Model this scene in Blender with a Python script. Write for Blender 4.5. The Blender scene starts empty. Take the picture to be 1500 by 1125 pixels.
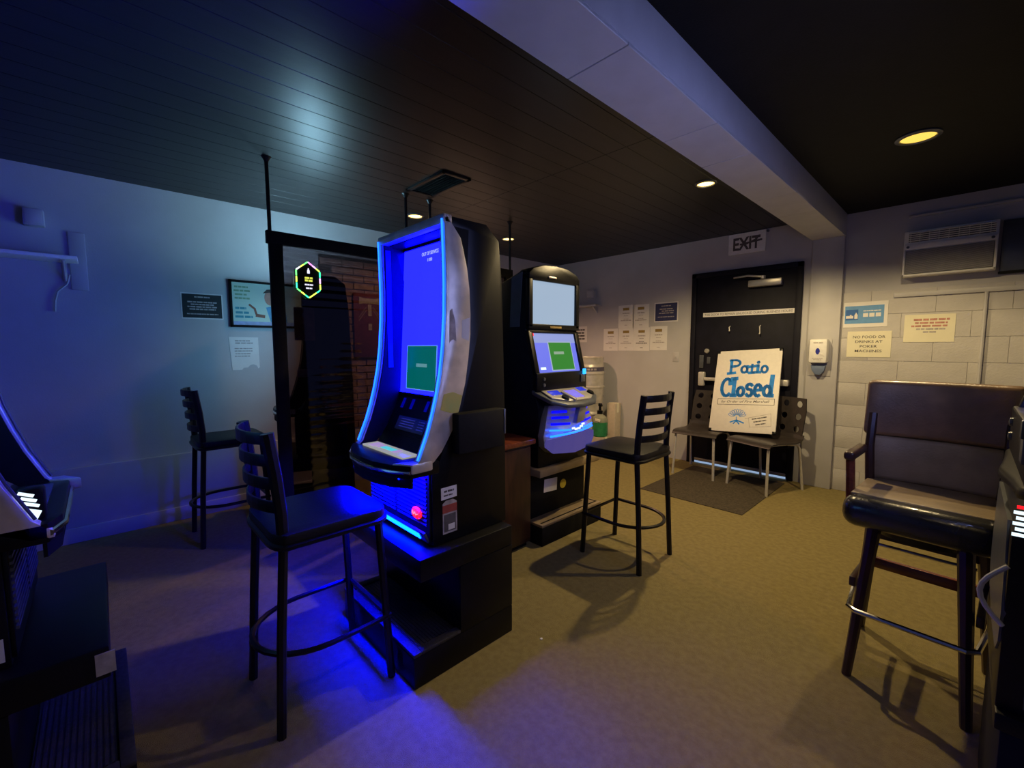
import bpy, bmesh, math, random
from mathutils import Vector, Matrix
PI = math.pi
R = math.radians
random.seed(7)
SC = bpy.context.scene
COL = SC.collection

# ------------------------------------------------------------------ camera
cam_d = bpy.data.cameras.new('camera'); cam = bpy.data.objects.new('camera', cam_d); COL.objects.link(cam)
cam_d.sensor_width = 36.0; cam_d.lens = 36.0 * 635.8 / 1500.0; cam_d.clip_start = 0.02
YAW, PIT, ROL = R(-46.47), R(-4.96), R(-0.136)
fw = Vector((math.sin(YAW) * math.cos(PIT), math.cos(YAW) * math.cos(PIT), math.sin(PIT)))
rt = Vector((math.cos(YAW), -math.sin(YAW), 0)); up = rt.cross(fw)
r2 = rt * math.cos(ROL) + up * math.sin(ROL); u2 = up * math.cos(ROL) - rt * math.sin(ROL)
m4 = Matrix((r2, u2, -fw)).transposed().to_4x4(); m4.translation = Vector((0, 0, 1.3))
cam.matrix_world = m4
SC.camera = cam

# ------------------------------------------------------------------ world, exposure
W = bpy.data.worlds.new('world'); SC.world = W; W.use_nodes = True
W.node_tree.nodes['Background'].inputs[0].default_value = (0.27, 0.33, 1.0, 1)
W.node_tree.nodes['Background'].inputs[1].default_value = 0.072
vs = SC.view_settings
vs.view_transform = 'Standard'; vs.look = 'None'; vs.gamma = 1.0; vs.exposure = 0.0; vs.use_curve_mapping = False

# downlight strengths (used by the ceiling lamp builder)
LAMP_W = {'door': 108.0, 'right': 60.0, 'corner': 30.0, 'far': 62.0, 'near': 7.0}

# ------------------------------------------------------------------ materials
MATS = {}
def mat(name, col, rough=0.6, metal=0.0, noise=0.0, nscale=30.0, bump=0.0, bscale=200.0, spec=0.5, col2=None, coat=0.0, stretch=None):
    if name in MATS: return MATS[name]
    m = bpy.data.materials.new(name); m.use_nodes = True
    nt = m.node_tree; b = nt.nodes['Principled BSDF']
    c = (col[0], col[1], col[2], 1)
    b.inputs['Base Color'].default_value = c; b.inputs['Roughness'].default_value = rough
    b.inputs['Metallic'].default_value = metal; b.inputs['Specular IOR Level'].default_value = spec
    b.inputs['Coat Weight'].default_value = coat
    tc = nt.nodes.new('ShaderNodeTexCoord')
    src = tc.outputs['Object']
    if stretch:
        mp = nt.nodes.new('ShaderNodeMapping'); mp.inputs['Scale'].default_value = stretch
        nt.links.new(src, mp.inputs[0]); src = mp.outputs[0]
    if noise > 0 or col2:
        n = nt.nodes.new('ShaderNodeTexNoise'); n.inputs['Scale'].default_value = nscale; n.inputs['Detail'].default_value = 5
        nt.links.new(src, n.inputs['Vector'])
        mx = nt.nodes.new('ShaderNodeMix'); mx.data_type = 'RGBA'
        k2 = col2 or tuple(x * (1 - noise) for x in col)
        k1 = col if col2 else tuple(min(1, x * (1 + noise)) for x in col)
        mx.inputs[6].default_value = (*k1, 1); mx.inputs[7].default_value = (*k2, 1)
        rp = nt.nodes.new('ShaderNodeMapRange'); rp.inputs[1].default_value = 0.35; rp.inputs[2].default_value = 0.65
        nt.links.new(n.outputs[0], rp.inputs[0]); nt.links.new(rp.outputs[0], mx.inputs[0])
        nt.links.new(mx.outputs[2], b.inputs['Base Color'])
    if bump > 0:
        n2 = nt.nodes.new('ShaderNodeTexNoise'); n2.inputs['Scale'].default_value = bscale; n2.inputs['Detail'].default_value = 3
        nt.links.new(src, n2.inputs['Vector'])
        bp = nt.nodes.new('ShaderNodeBump'); bp.inputs['Strength'].default_value = bump; bp.inputs['Distance'].default_value = 0.01
        nt.links.new(n2.outputs[0], bp.inputs['Height']); nt.links.new(bp.outputs[0], b.inputs['Normal'])
    MATS[name] = m
    return m
def emit(name, col, strength=1.0):
    if name in MATS: return MATS[name]
    m = bpy.data.materials.new(name); m.use_nodes = True; nt = m.node_tree
    b = nt.nodes['Principled BSDF']; b.inputs['Base Color'].default_value = (0.01, 0.01, 0.012, 1); b.inputs['Roughness'].default_value = 0.25
    b.inputs['Emission Color'].default_value = (*col, 1); b.inputs['Emission Strength'].default_value = strength
    MATS[name] = m
    return m
def pane_mat(name, tint, gloss=0.10, rough=0.05):
    m = bpy.data.materials.new(name); m.use_nodes = True; nt = m.node_tree; nt.nodes.remove(nt.nodes['Principled BSDF'])
    o = nt.nodes['Material Output']
    t = nt.nodes.new('ShaderNodeBsdfTransparent'); t.inputs[0].default_value = (*tint, 1)
    g = nt.nodes.new('ShaderNodeBsdfGlossy'); g.inputs['Roughness'].default_value = rough
    x = nt.nodes.new('ShaderNodeMixShader'); x.inputs[0].default_value = gloss
    tc = nt.nodes.new('ShaderNodeTexCoord'); wv = nt.nodes.new('ShaderNodeTexWave'); wv.bands_direction = 'Z'; wv.inputs['Scale'].default_value = 6.0
    nt.links.new(tc.outputs['Object'], wv.inputs[0])
    bp = nt.nodes.new('ShaderNodeBump'); bp.inputs['Strength'].default_value = 0.15; bp.inputs['Distance'].default_value = 0.005
    nt.links.new(wv.outputs[1], bp.inputs['Height']); nt.links.new(bp.outputs[0], g.inputs['Normal'])
    nt.links.new(t.outputs[0], x.inputs[1]); nt.links.new(g.outputs[0], x.inputs[2]); nt.links.new(x.outputs[0], o.inputs[0])
    MATS[name] = m
    return m

M_wall = mat('painted_wall', (0.50, 0.49, 0.50), 0.55, noise=0.05, nscale=3, bump=0.08, bscale=120)
M_block = mat('painted_block', (0.52, 0.50, 0.49), 0.6, noise=0.06, nscale=6, bump=0.25, bscale=90)
M_trimpaint = mat('trim_paint', (0.50, 0.49, 0.50), 0.45, noise=0.04, nscale=8)
M_carpet = mat('carpet', (0.33, 0.268, 0.112), 0.95, col2=(0.272, 0.218, 0.092), nscale=34, bump=0.7, bscale=420, spec=0.1)
M_ceil = mat('black_plank', (0.010, 0.009, 0.009), 0.40, noise=0.25, nscale=4, bump=0.04, bscale=60, spec=0.38, stretch=(6, 0.6, 1))
M_ceil2 = mat('black_drywall', (0.007, 0.007, 0.007), 0.65, noise=0.15, nscale=10, bump=0.1, bscale=150, spec=0.15)
M_beam = mat('beam_paint', (0.55, 0.55, 0.56), 0.4, noise=0.04, nscale=8, bump=0.05, bscale=80)
M_brick = mat('dark_brick', (0.42, 0.27, 0.22), 0.8, col2=(0.27, 0.17, 0.15), nscale=14, bump=0.4, bscale=80)
M_mortar = mat('mortar', (0.10, 0.08, 0.08), 0.9, noise=0.2)
M_black = mat('black_laminate', (0.005, 0.005, 0.006), 0.35, noise=0.2, nscale=20, bump=0.05, bscale=300, spec=0.22)
M_blacksoft = mat('black_matte', (0.006, 0.006, 0.006), 0.7, noise=0.2, nscale=40, spec=0.2)
M_bmetal = mat('black_metal', (0.007, 0.006, 0.007), 0.36, noise=0.2, nscale=25, spec=0.35)
M_vinyl = mat('black_vinyl', (0.012, 0.011, 0.011), 0.48, bump=0.1, bscale=140, noise=0.15, spec=0.25)
M_chrome = mat('worn_silver_trim', (0.72, 0.64, 0.55), 0.36, metal=0.35, noise=0.22, nscale=9, bump=0.05, bscale=40)
M_bright = mat('bright_chrome', (0.75, 0.74, 0.72), 0.16, metal=1.0, noise=0.05)
M_silver = mat('satin_silver', (0.52, 0.50, 0.46), 0.35, metal=0.5, noise=0.08, nscale=12)
M_paper = mat('paper', (0.78, 0.76, 0.74), 0.8, noise=0.03, nscale=8)
M_paperY = mat('cream_paper', (0.80, 0.76, 0.58), 0.8, noise=0.03, nscale=8)
M_ink = mat('ink', (0.10, 0.09, 0.09), 0.8, noise=0.2)
M_inkgrey = mat('faded_ink', (0.42, 0.38, 0.37), 0.8, noise=0.2)
M_inkred = mat('faded_red_ink', (0.52, 0.25, 0.20), 0.8, noise=0.2)
M_white = mat('white_plastic', (0.86, 0.85, 0.82), 0.4, noise=0.04)
M_whitemetal = mat('pale_metal', (0.62, 0.60, 0.56), 0.35, metal=0.3, noise=0.06)
M_doorblk = mat('black_door_paint', (0.008, 0.008, 0.016), 0.6, noise=0.2, nscale=10, bump=0.05, bscale=100, spec=0.2)
M_shell = mat('dark_plastic_shell', (0.035, 0.028, 0.026), 0.38, noise=0.15)
M_redwood = mat('red_brown_wood', (0.20, 0.050, 0.025), 0.25, col2=(0.12, 0.028, 0.016), nscale=6, stretch=(1, 12, 12), coat=0.3)
M_darkwood = mat('dark_brown_wood', (0.055, 0.022, 0.014), 0.35, col2=(0.03, 0.012, 0.009), nscale=6, stretch=(8, 8, 1))
M_leather = mat('brown_leather', (0.20, 0.115, 0.060), 0.34, noise=0.25, nscale=8, bump=0.12, bscale=120, coat=0.2)
M_leather2 = mat('tan_pale_leather', (0.27, 0.20, 0.12), 0.42, noise=0.2, nscale=8, bump=0.12, bscale=120)
M_leatherblk = mat('black_leather', (0.020, 0.020, 0.022), 0.25, noise=0.2, nscale=10, bump=0.1, bscale=120, coat=0.4)
M_keg = mat('keg_steel', (0.62, 0.58, 0.50), 0.38, metal=0.35, noise=0.10, nscale=14)
M_blueband = mat('keg_band', (0.09, 0.08, 0.13), 0.5, noise=0.2)
M_mat = mat('door_mat_fabric', (0.085, 0.070, 0.050), 0.95, noise=0.2, nscale=60, bump=0.6, bscale=260, spec=0.1)
M_rubber = mat('ribbed_rubber', (0.030, 0.027, 0.030), 0.7, noise=0.3, nscale=80)
M_marker = mat('blue_marker', (0.0, 0.19, 0.70), 0.6, col2=(0.0, 0.27, 0.85), nscale=25)
M_cardboard = mat('cardboard', (0.42, 0.34, 0.24), 0.8, noise=0.08)
M_gunmetal = mat('grey_steel', (0.11, 0.12, 0.14), 0.35, metal=0.4, noise=0.12, nscale=12)
M_bluesign = mat('blue_print', (0.13, 0.32, 0.62), 0.6, noise=0.04)
M_navy = mat('navy_print', (0.03, 0.035, 0.12), 0.6, noise=0.1)
M_darkgreen = mat('dark_green_print', (0.012, 0.020, 0.022), 0.6, noise=0.1)
M_yellow = mat('yellow_label', (0.68, 0.55, 0.05), 0.6, noise=0.05)
M_lime = mat('lime_label', (0.45, 0.50, 0.12), 0.5, col2=(0.62, 0.50, 0.10), nscale=14)
M_redprint = mat('red_print', (0.35, 0.06, 0.04), 0.6, noise=0.1)
M_goldprint = mat('ochre_print', (0.30, 0.20, 0.05), 0.7, noise=0.1)
M_maroon = mat('maroon_cloth', (0.16, 0.035, 0.05), 0.85, noise=0.15)
M_tan = mat('tan_print', (0.50, 0.42, 0.34), 0.8, noise=0.08)
M_pane = pane_mat('smoked_acrylic', (0.50, 0.44, 0.46))
E_blue = emit('screen_blue', (0.0005, 0.0006, 1.0), 58.0)
E_green = emit('notice_green', (0.0, 0.11, 0.10), 1.0)
E_label = emit('notice_label', (0.10, 0.27, 0.30), 1.0)
E_txt = emit('screen_text', (0.35, 0.40, 1.0), 1.4)
E_led = emit('led_cyan_blue', (0.006, 0.075, 1.0), 6.0)
E_ledin = emit('led_deep_blue', (0.0006, 0.0008, 1.0), 1.3)
E_slot = emit('slot_blue', (0.0, 0.0, 0.25), 1.0)
E_bill = emit('bill_blue', (0.02, 0.30, 1.0), 2.5)
E_toe = emit('toe_light', (0.0004, 0.024, 1.0), 34.0)
E_red = emit('red_badge', (1.0, 0.012, 0.02), 1.3)
E_pink = emit('badge_script', (1.0, 0.25, 0.2), 1.2)
E_card = emit('deck_card', (0.45, 0.46, 0.42), 0.7)
E_cardbtn = emit('deck_button', (0.10, 0.65, 0.75), 0.9)
E_lilac = emit('deck_lilac', (0.42, 0.30, 0.60), 0.9)
E_teal = emit('screen_teal', (0.20, 0.56, 0.92), 5.0)
E_under = emit('under_deck_light', (0.0, 0.0003, 1.0), 1050.0)
M_liner = mat('black_liner', (0.005, 0.005, 0.006), 0.6, noise=0.2, spec=0.2)
M_off = mat('unlit_strip', (0.05, 0.06, 0.07), 0.3, noise=0.1)
E_top = emit('upper_display', (0.38, 0.50, 0.66), 0.9)
E_mid = emit('main_display', (0.16, 0.19, 0.85), 1.0)
E_midtop = emit('main_display_header', (0.33, 0.40, 0.80), 0.85)
E_green2 = emit('notice_leaf_green', (0.03, 0.24, 0.03), 0.9)
E_panelblue = emit('panel_display_blue', (0.02, 0.04, 0.62), 1.0)
E_panellilac = emit('panel_display_lilac', (0.26, 0.20, 0.85), 1.0)
E_white = emit('white_glow', (0.75, 0.92, 1.0), 1.3)
E_warm = emit('warm_lens', (1.0, 0.62, 0.16), 6.0)
E_warmdim = emit('warm_lens_dim', (1.0, 0.62, 0.10), 1.3)
E_day = emit('daylight_gap', (0.30, 0.42, 0.62), 0.9)
E_belly = emit('belly_glow', (0.075, 0.06, 0.27), 0.8)

# ------------------------------------------------------------------ mesh builder
class G:
    def __init__(s): s.bm = bmesh.new()
    def _add(s, bm2):
        me = bpy.data.meshes.new('tmp'); bm2.to_mesh(me); bm2.free(); s.bm.from_mesh(me); bpy.data.meshes.remove(me); return s
    def box(s, c, d, bev=0.0, rot=None, seg=2):
        b = bmesh.new(); bmesh.ops.create_cube(b, size=1)
        for v in b.verts: v.co = Vector((v.co.x * d[0], v.co.y * d[1], v.co.z * d[2]))
        if bev > 0: bmesh.ops.bevel(b, geom=list(b.edges), offset=bev, segments=seg, profile=0.5, affect='EDGES')
        M = Matrix.Translation(Vector(c))
        if rot is not None: M = M @ (rot.to_4x4() if hasattr(rot, 'to_4x4') else rot)
        bmesh.ops.transform(b, matrix=M, verts=b.verts)
        return s._add(b)
    def b2(s, x0, x1, y0, y1, z0, z1, bev=0.0): return s.box(((x0+x1)/2, (y0+y1)/2, (z0+z1)/2), (abs(x1-x0), abs(y1-y0), abs(z1-z0)), bev)
    def prism(s, poly, axis, a, b, bev=0.0):
        bm = bmesh.new(); f = lambda p, t: {'x': Vector((t, p[0], p[1])), 'y': Vector((p[0], t, p[1])), 'z': Vector((p[0], p[1], t))}[axis]
        n = len(poly); A = [bm.verts.new(f(p, a)) for p in poly]; B = [bm.verts.new(f(p, b)) for p in poly]
        bm.faces.new(A); bm.faces.new(B[::-1])
        for i in range(n): bm.faces.new((A[i], B[i], B[(i+1) % n], A[(i+1) % n]))
        bmesh.ops.recalc_face_normals(bm, faces=bm.faces)
        if bev > 0: bmesh.ops.bevel(bm, geom=[e for e in bm.edges], offset=bev, segments=2, profile=0.5, affect='EDGES')
        return s._add(bm)
    def tube(s, pts, r, n=8, closed=False, flat=1.0):
        bm = bmesh.new(); P = [Vector(p) for p in pts]; k = len(P); rings = []
        T0 = None; N = None
        for i in range(k):
            if closed: t = (P[(i+1) % k] - P[i-1])
            else: t = P[min(i+1, k-1)] - P[max(i-1, 0)]
            t.normalize()
            if N is None:
                a = Vector((0, 0, 1)) if abs(t.z) < 0.9 else Vector((1, 0, 0)); N = (a - t * a.dot(t)).normalized()
            else: N = (N - t * N.dot(t)).normalized()
            Bn = t.cross(N); rr = r[i] if isinstance(r, (list, tuple)) else r
            rings.append([bm.verts.new(P[i] + N * math.cos(2*PI*j/n) * rr + Bn * math.sin(2*PI*j/n) * rr * flat) for j in range(n)])
        for i in range(k if closed else k-1):
            a, b = rings[i], rings[(i+1) % k]
            for j in range(n): bm.faces.new((a[j], a[(j+1) % n], b[(j+1) % n], b[j]))
        if not closed: bm.faces.new(rings[0][::-1]); bm.faces.new(rings[-1])
        bmesh.ops.recalc_face_normals(bm, faces=bm.faces)
        return s._add(bm)
    def lathe(s, prof, c=(0, 0, 0), n=24):
        bm = bmesh.new(); rings = []
        for r, z in prof: rings.append([bm.verts.new((c[0] + r*math.cos(2*PI*j/n), c[1] + r*math.sin(2*PI*j/n), c[2] + z)) for j in range(n)])
        for a, b in zip(rings, rings[1:]):
            for j in range(n): bm.faces.new((a[j], a[(j+1) % n], b[(j+1) % n], b[j]))
        if prof[0][0] > 1e-4: bm.faces.new(rings[0][::-1])
        if prof[-1][0] > 1e-4: bm.faces.new(rings[-1])
        bmesh.ops.remove_doubles(bm, verts=bm.verts, dist=1e-5); bmesh.ops.recalc_face_normals(bm, faces=bm.faces)
        return s._add(bm)
    def sheet(s, path, x0, x1, th):
        """curved slab: path of (y,z) points, from x0 to x1, thickened by th along the local normal"""
        k = len(path); off = []
        for i in range(k):
            a = Vector(path[max(i-1, 0)]); b = Vector(path[min(i+1, k-1)]); t = (b-a).normalized(); nrm = Vector((-t.y, t.x))
            off.append(Vector(path[i]) + nrm * th)
        return s.prism([tuple(p) for p in path] + [tuple(p) for p in off[::-1]], 'x', x0, x1)
    def ribbon(s, pts, w, th=0.001, z=0.0):
        """marker stroke in the xy plane lying at height z"""
        for a, b in zip(pts, pts[1:]):
            a = Vector((a[0], a[1])); b = Vector((b[0], b[1])); d = b-a; L = d.length
            if L < 1e-6: continue
            s.box(((a.x+b.x)/2, (a.y+b.y)/2, z), (L + w*0.75, w, th), rot=Matrix.Rotation(math.atan2(d.y, d.x), 3, 'Z'))
        return s
    def xf(s, M): bmesh.ops.transform(s.bm, matrix=M, verts=s.bm.verts); return s
    def bend(s, fn):
        for v in s.bm.verts: v.co = Vector(fn(v.co))
        return s
    def mesh(s, name, m, ang=35):
        me = bpy.data.meshes.new(name); s.bm.to_mesh(me); s.bm.free(); me.materials.append(m)
        me.shade_smooth(); me.set_sharp_from_angle(angle=R(ang))
        return me
    def obj(s, name, m, parent=None, ang=35):
        o = bpy.data.objects.new(name, s.mesh(name, m, ang)); COL.objects.link(o)
        if parent is not None: o.parent = parent
        return o

def link(name, me, parent=None, loc=(0, 0, 0)):
    o = bpy.data.objects.new(name, me); COL.objects.link(o); o.location = loc
    if parent is not None: o.parent = parent
    return o
def tag(o, label, cat, group=None):
    o['label'] = label; o['category'] = cat
    if group: o['group'] = group
    return o
def thing(name, label, cat, loc=(0, 0, 0), rot=(0, 0, 0), group=None):
    o = bpy.data.objects.new(name, None); COL.objects.link(o); o.empty_display_size = 0.05
    o.location = loc; o.rotation_euler = rot
    return tag(o, label, cat, group)
def struct(o): o['kind'] = 'structure'; return o
def stuff(o): o['kind'] = 'stuff'; return o
_TXT = {}
def text(s, w, h, m, parent, loc=(0, 0, 0), rot=(0, 0, 0), th=0.0006, fat=0.0, shear=0.0, name='lettering'):
    cu = bpy.data.curves.new('t', 'FONT'); cu.body = s; cu.align_x = 'CENTER'; cu.align_y = 'CENTER'; cu.extrude = 0.001; cu.offset = fat; cu.shear = shear
    cu.resolution_u = 3
    t = bpy.data.objects.new('t', cu); COL.objects.link(t)
    dg = bpy.context.evaluated_depsgraph_get(); dg.update()
    me = bpy.data.meshes.new_from_object(t.evaluated_get(dg)); bpy.data.objects.remove(t); bpy.data.curves.remove(cu)
    xs = [v.co.x for v in me.vertices]; ys = [v.co.y for v in me.vertices]
    cx, cy = (min(xs)+max(xs))/2, (min(ys)+max(ys))/2; sx = w/(max(xs)-min(xs)); sy = h/(max(ys)-min(ys))
    for v in me.vertices: v.co = Vector(((v.co.x-cx)*sx, (v.co.y-cy)*sy, th*(1 if v.co.z > 0 else 0)))
    me.materials.clear(); me.materials.append(m); me.name = name
    o = link(name, me, parent, loc); o.rotation_euler = rot
    return o
def dashes(rows, m, parent, z=0.0012, name='text_lines'):
    """printed lines too blurred to read: (cx, cy, width, height)"""
    g = G()
    for cx, cy, w, h in rows:
        x = cx - w/2
        while x < cx + w/2 - 1e-4:
            L = min(random.uniform(1.5, 4.5) * h, cx + w/2 - x); g.box((x + L/2, cy, z), (L*0.86, h, 0.0006)); x += L
    return g.obj(name, m, parent)
BACK = (PI/2, 0, 0); LEFT = (PI/2, 0, PI/2)
YB = 4.77; XL = -4.08; H = 2.43
def bk(x, z, d=0.0): return (x, YB - d, z)
def lf(y, z, d=0.0): return (XL + d, y, z)

# ================================================================== SETTING
fl = struct(G().b2(XL-0.1, 2.6, -2.6, YB+0.1, -0.06, 0.0).obj('floor', M_carpet))
wr = struct(G().b2(XL-0.1, 2.6, YB, YB+0.12, 0, H+0.15).obj('wall_right', M_wall))
wl = struct(G().b2(XL-0.12, XL, -2.6, YB, 0, H+0.15).obj('wall_left', M_wall))
# lower wall of the left wall: thicker curb with a ledge, and baseboard
struct(G().b2(XL, XL+0.035, -2.6, YB, 0.0, 0.50, 0.006).obj('trim_1', M_trimpaint))
struct(G().b2(XL+0.035, XL+0.055, -2.6, YB, 0.0, 0.10, 0.004).obj('baseboard_left', M_trimpaint))
# ceilings: tongue and groove planks left of the beam, smooth board right of it
ce = struct(G().b2(XL, -0.80, -2.6, YB, H+0.012, H+0.10).obj('ceiling', M_ceil2))
pw = 0.140; x = XL
meA = G().box((0, 0, 0), (pw-0.002, 4.848, 0.012), 0.0015, seg=1).mesh('plank', M_ceil)
meB = G().box((0, 0, 0), (pw-0.002, 2.518, 0.012), 0.0015, seg=1).mesh('plank', M_ceil)
while x + pw < -0.98:
    link('plank', meA, ce, (x + pw/2, -2.6 + 4.85/2, H + 0.006)); link('plank', meB, ce, (x + pw/2, 2.25 + 2.52/2, H + 0.006)); x += pw
struct(G().b2(-0.82, 2.6, -2.6, YB, H, H+0.10).obj('ceiling', M_ceil2))
# beam with jointed soffit and its pilaster
bx0, bx1, bz = -1.045, -0.80, 2.245
be = struct(G().b2(bx0, bx1, -2.6, YB, bz+0.012, H+0.02, 0.004).obj('ceiling_beam', M_beam))
y = -2.6; i = 0
for L in (0.9, 0.6, 1.2, 0.62, 0.55, 0.7, 0.42, 0.8, 0.52, 1.06):
    y2 = min(y + L, YB); G().box((0, 0, 0), (bx1-bx0, y2-y-0.003, 0.0125), 0.002, seg=1).obj('panel', M_beam, be).location = ((bx0+bx1)/2, (y+y2)/2, bz+0.00625); y = y2
struct(G().b2(-1.035, -0.80, YB-0.045, YB, 0, bz, 0.006).obj('trim_2', M_trimpaint))
# painted concrete blocks right of the pilaster
bw, bh = 0.397, 0.195
meF = G().box((0, 0, 0), (bw-0.002, 0.010, bh-0.002), 0.0012, seg=1).mesh('block', M_block)
for r in range(9):
    x0 = -0.80 + (0.0 if r % 2 else -bw/2)
    for k in range(4):
        xa, xb = max(x0 + k*bw, -0.80), x0 + (k+1)*bw
        if xb - xa > bw - 0.01: link('block', meF, wr, ((xa+xb)/2, YB-0.001, bh*(r+0.5)))
        elif xb - xa > 0.03: G().box((0, 0, 0), (xb-xa-0.002, 0.010, bh-0.002), 0.0012).obj('block', M_block, wr).location = ((xa+xb)/2, YB-0.001, bh*(r+0.5))
struct(G().b2(-0.46, 0.9, YB-0.022, YB, 1.69, 1.725, 0.004).obj('trim_3', M_trimpaint))
struct(G().b2(-0.40, 0.9, YB-0.02, YB, 2.31, 2.33, 0.004).obj('trim_4', M_trimpaint))
# brickwork on the left wall behind the screens
br0, br1, bzz0, bzz1 = 1.48, 2.62, 0.52, 2.13
G().b2(XL, XL+0.012, br0, br1, bzz0, bzz1).obj('mortar_bed', M_mortar, wl)
bl, bhh = 0.205, 0.066
meBr = G().box((0, 0, 0), (0.03, bl-0.008, bhh-0.008), 0.004, seg=1).mesh('brick', M_brick)
for r in range(int((bzz1-bzz0)/bhh)):
    y0 = br0 + (0 if r % 2 else bl/2)
    k = 0
    while y0 + (k+1)*bl <= br1 + 0.01:
        o = link('brick', meBr, wl, (XL+0.012+random.uniform(0, 0.004), y0 + (k+0.5)*bl, bzz0 + bhh*(r+0.5))); k += 1
# exit door
dx0, dx1, dz = -2.135, -1.10, 2.076
d1 = struct(G().b2(dx0+0.05, dx1-0.05, YB-0.012, YB+0.01, 0.012, dz-0.05, 0.003).obj('door_1', M_doorblk))
g = G(); g.b2(dx0, dx0+0.05, YB-0.03, YB, 0, dz, 0.004); g.b2(dx1-0.05, dx1, YB-0.03, YB, 0, dz, 0.004); g.b2(dx0, dx1, YB-0.03, YB, dz-0.05, dz, 0.004)
g.obj('door_frame', M_doorblk, d1)
g = G().b2(-1.555, -1.262, YB-0.07, YB-0.012, 1.877, 1.943, 0.008); g.obj('closer_body', M_silver, d1)
g = G().tube([(-1.42, YB-0.075, 1.965), (-1.55, YB-0.10, 1.985), (-1.70, YB-0.035, 1.987)], 0.010, 6); g.lathe([(0.0, 0), (0.022, 0), (0.022, 0.03), (0, 0.03)], (-1.42, YB-0.07, 1.945), 12); g.obj('closer_arm', M_silver, d1)
lb = G().b2(-2.007, -1.157, YB-0.0155, YB-0.0115, 1.607, 1.652).obj('notice_strip', M_paper, d1)
text('THIS DOOR TO REMAIN UNLOCKED DURING BUSINESS HOURS', 0.82, 0.022, M_ink, lb, (-1.582, YB-0.0155, 1.6295), BACK)
for hx, hl in ((-1.726, 0.05), (-1.44, 0.085)):
    G().tube([(hx, YB-0.013, 1.50), (hx, YB-0.04, 1.49), (hx+0.006, YB-0.045, 1.50-hl), (hx+0.004, YB-0.055, 1.505-hl)], 0.0055, 6).obj('hook', M_whitemetal, d1)
g = G(); g.lathe([(0.0, 0), (0.026, 0), (0.026, 0.014), (0.018, 0.024), (0, 0.024)], (0, 0, 0), 16); g.xf(Matrix.Translation((-1.953, YB-0.012, 1.245)) @ Matrix.Rotation(PI/2, 4, 'X')); g.obj('deadbolt', M_silver, d1)
g = G().b2(-2.03, -1.985, YB-0.022, YB-0.012, 1.06, 1.20, 0.004); g.b2(-1.95, -1.915, YB-0.02, YB-0.012, 1.11, 1.18, 0.004); g.obj('lock_plate', M_gunmetal, d1)
g = G().b2(-2.02, -1.955, YB-0.07, YB-0.012, 0.87, 1.02, 0.012); g.b2(-1.24, -1.165, YB-0.07, YB-0.012, 0.915, 0.975, 0.01); g.obj('bar_bracket', M_whitemetal, d1)
G().b2(-1.955, -1.24, YB-0.075, YB-0.045, 0.93, 0.965, 0.008).obj('push_bar', M_whitemetal, d1)
G().b2(-2.05, -1.16, YB-0.02, YB-0.011, 0.034, 0.062, 0.002).obj('door_sweep', M_silver, d1)
G().b2(-2.05, -1.16, YB-0.014, YB-0.004, 0.010, 0.030).obj('daylight_gap', E_day, d1)

# ================================================================== CEILING LAMPS
def downlight(x, y, r, lens, watts, col, label, ang=130, blend=0.7, sz=0.03):
    t = thing('recessed_downlight', label, 'ceiling light', (x, y, H), group='recessed ceiling lights')
    G().lathe([(r*1.0, 0.0), (r*1.28, 0.0), (r*1.30, -0.006), (r*1.05, -0.012), (r, -0.006), (r, 0.0)], (0, 0, 0), 32).obj('trim_ring', M_gunmetal, t)
    G().lathe([(0, -0.004), (r*0.99, -0.003), (r*0.99, -0.001), (0, -0.001)], (0, 0, 0), 32).obj('lens', lens, t)
    ld = bpy.data.lights.new('downlight_beam', 'SPOT'); ld.energy = watts; ld.color = col; ld.spot_size = R(ang); ld.spot_blend = blend; ld.shadow_soft_size = sz
    lo = bpy.data.objects.new('downlight_beam', ld); COL.objects.link(lo); lo.parent = t; lo.location = (0, 0, -0.03)
    return t
WARM = (1.0, 0.75, 0.37)
downlight(-1.34, 3.14, 0.055, E_warm, LAMP_W['door'], WARM, 'glaring warm recessed ceiling light tucked beside the pale beam', 156, 0.4)
downlight(-0.265, 3.30, 0.075, E_warmdim, LAMP_W['right'], WARM, 'wide yellow recessed ceiling light on the black ceiling right of the beam', 150, 0.4)
downlight(-3.38, 2.06, 0.058, E_warm, LAMP_W['corner'], (1.0, 0.70, 0.36), 'glaring warm ceiling light between thin poles behind the curved slot machine', 140, 0.6)
downlight(-3.42, 3.20, 0.058, E_warm, LAMP_W['far'], (1.0, 0.56, 0.34), 'small warm ceiling light above the corner behind the upright poker machine', 140, 0.6)
downlight(0.15, 0.60, 0.075, E_warmdim, LAMP_W['near'], WARM, 'added yellow recessed ceiling light out of the picture, for the padded chair', 128, 0.3)  # unseen extra downlight, added to light the front of the padded chair
# ceiling vent
v = thing('ceiling_vent', 'dark rectangular air vent in the black plank ceiling', 'vent', (-2.635, 1.79, H))
g = G(); g.b2(-0.235, 0.235, -0.115, -0.085, -0.012, 0.0, 0.003); g.b2(-0.235, 0.235, 0.085, 0.115, -0.012, 0.0, 0.003); g.b2(-0.235, -0.205, -0.115, 0.115, -0.012, 0.0, 0.003); g.b2(0.205, 0.235, -0.115, 0.115, -0.012, 0.0, 0.003)
g.obj('frame', M_bmetal, v)
for k in range(7): G().box((0, -0.072+0.024*k, -0.006), (0.41, 0.018, 0.002), rot=Matrix.Rotation(R(35), 3, 'X')).obj('slat', M_blacksoft, v)

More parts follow.
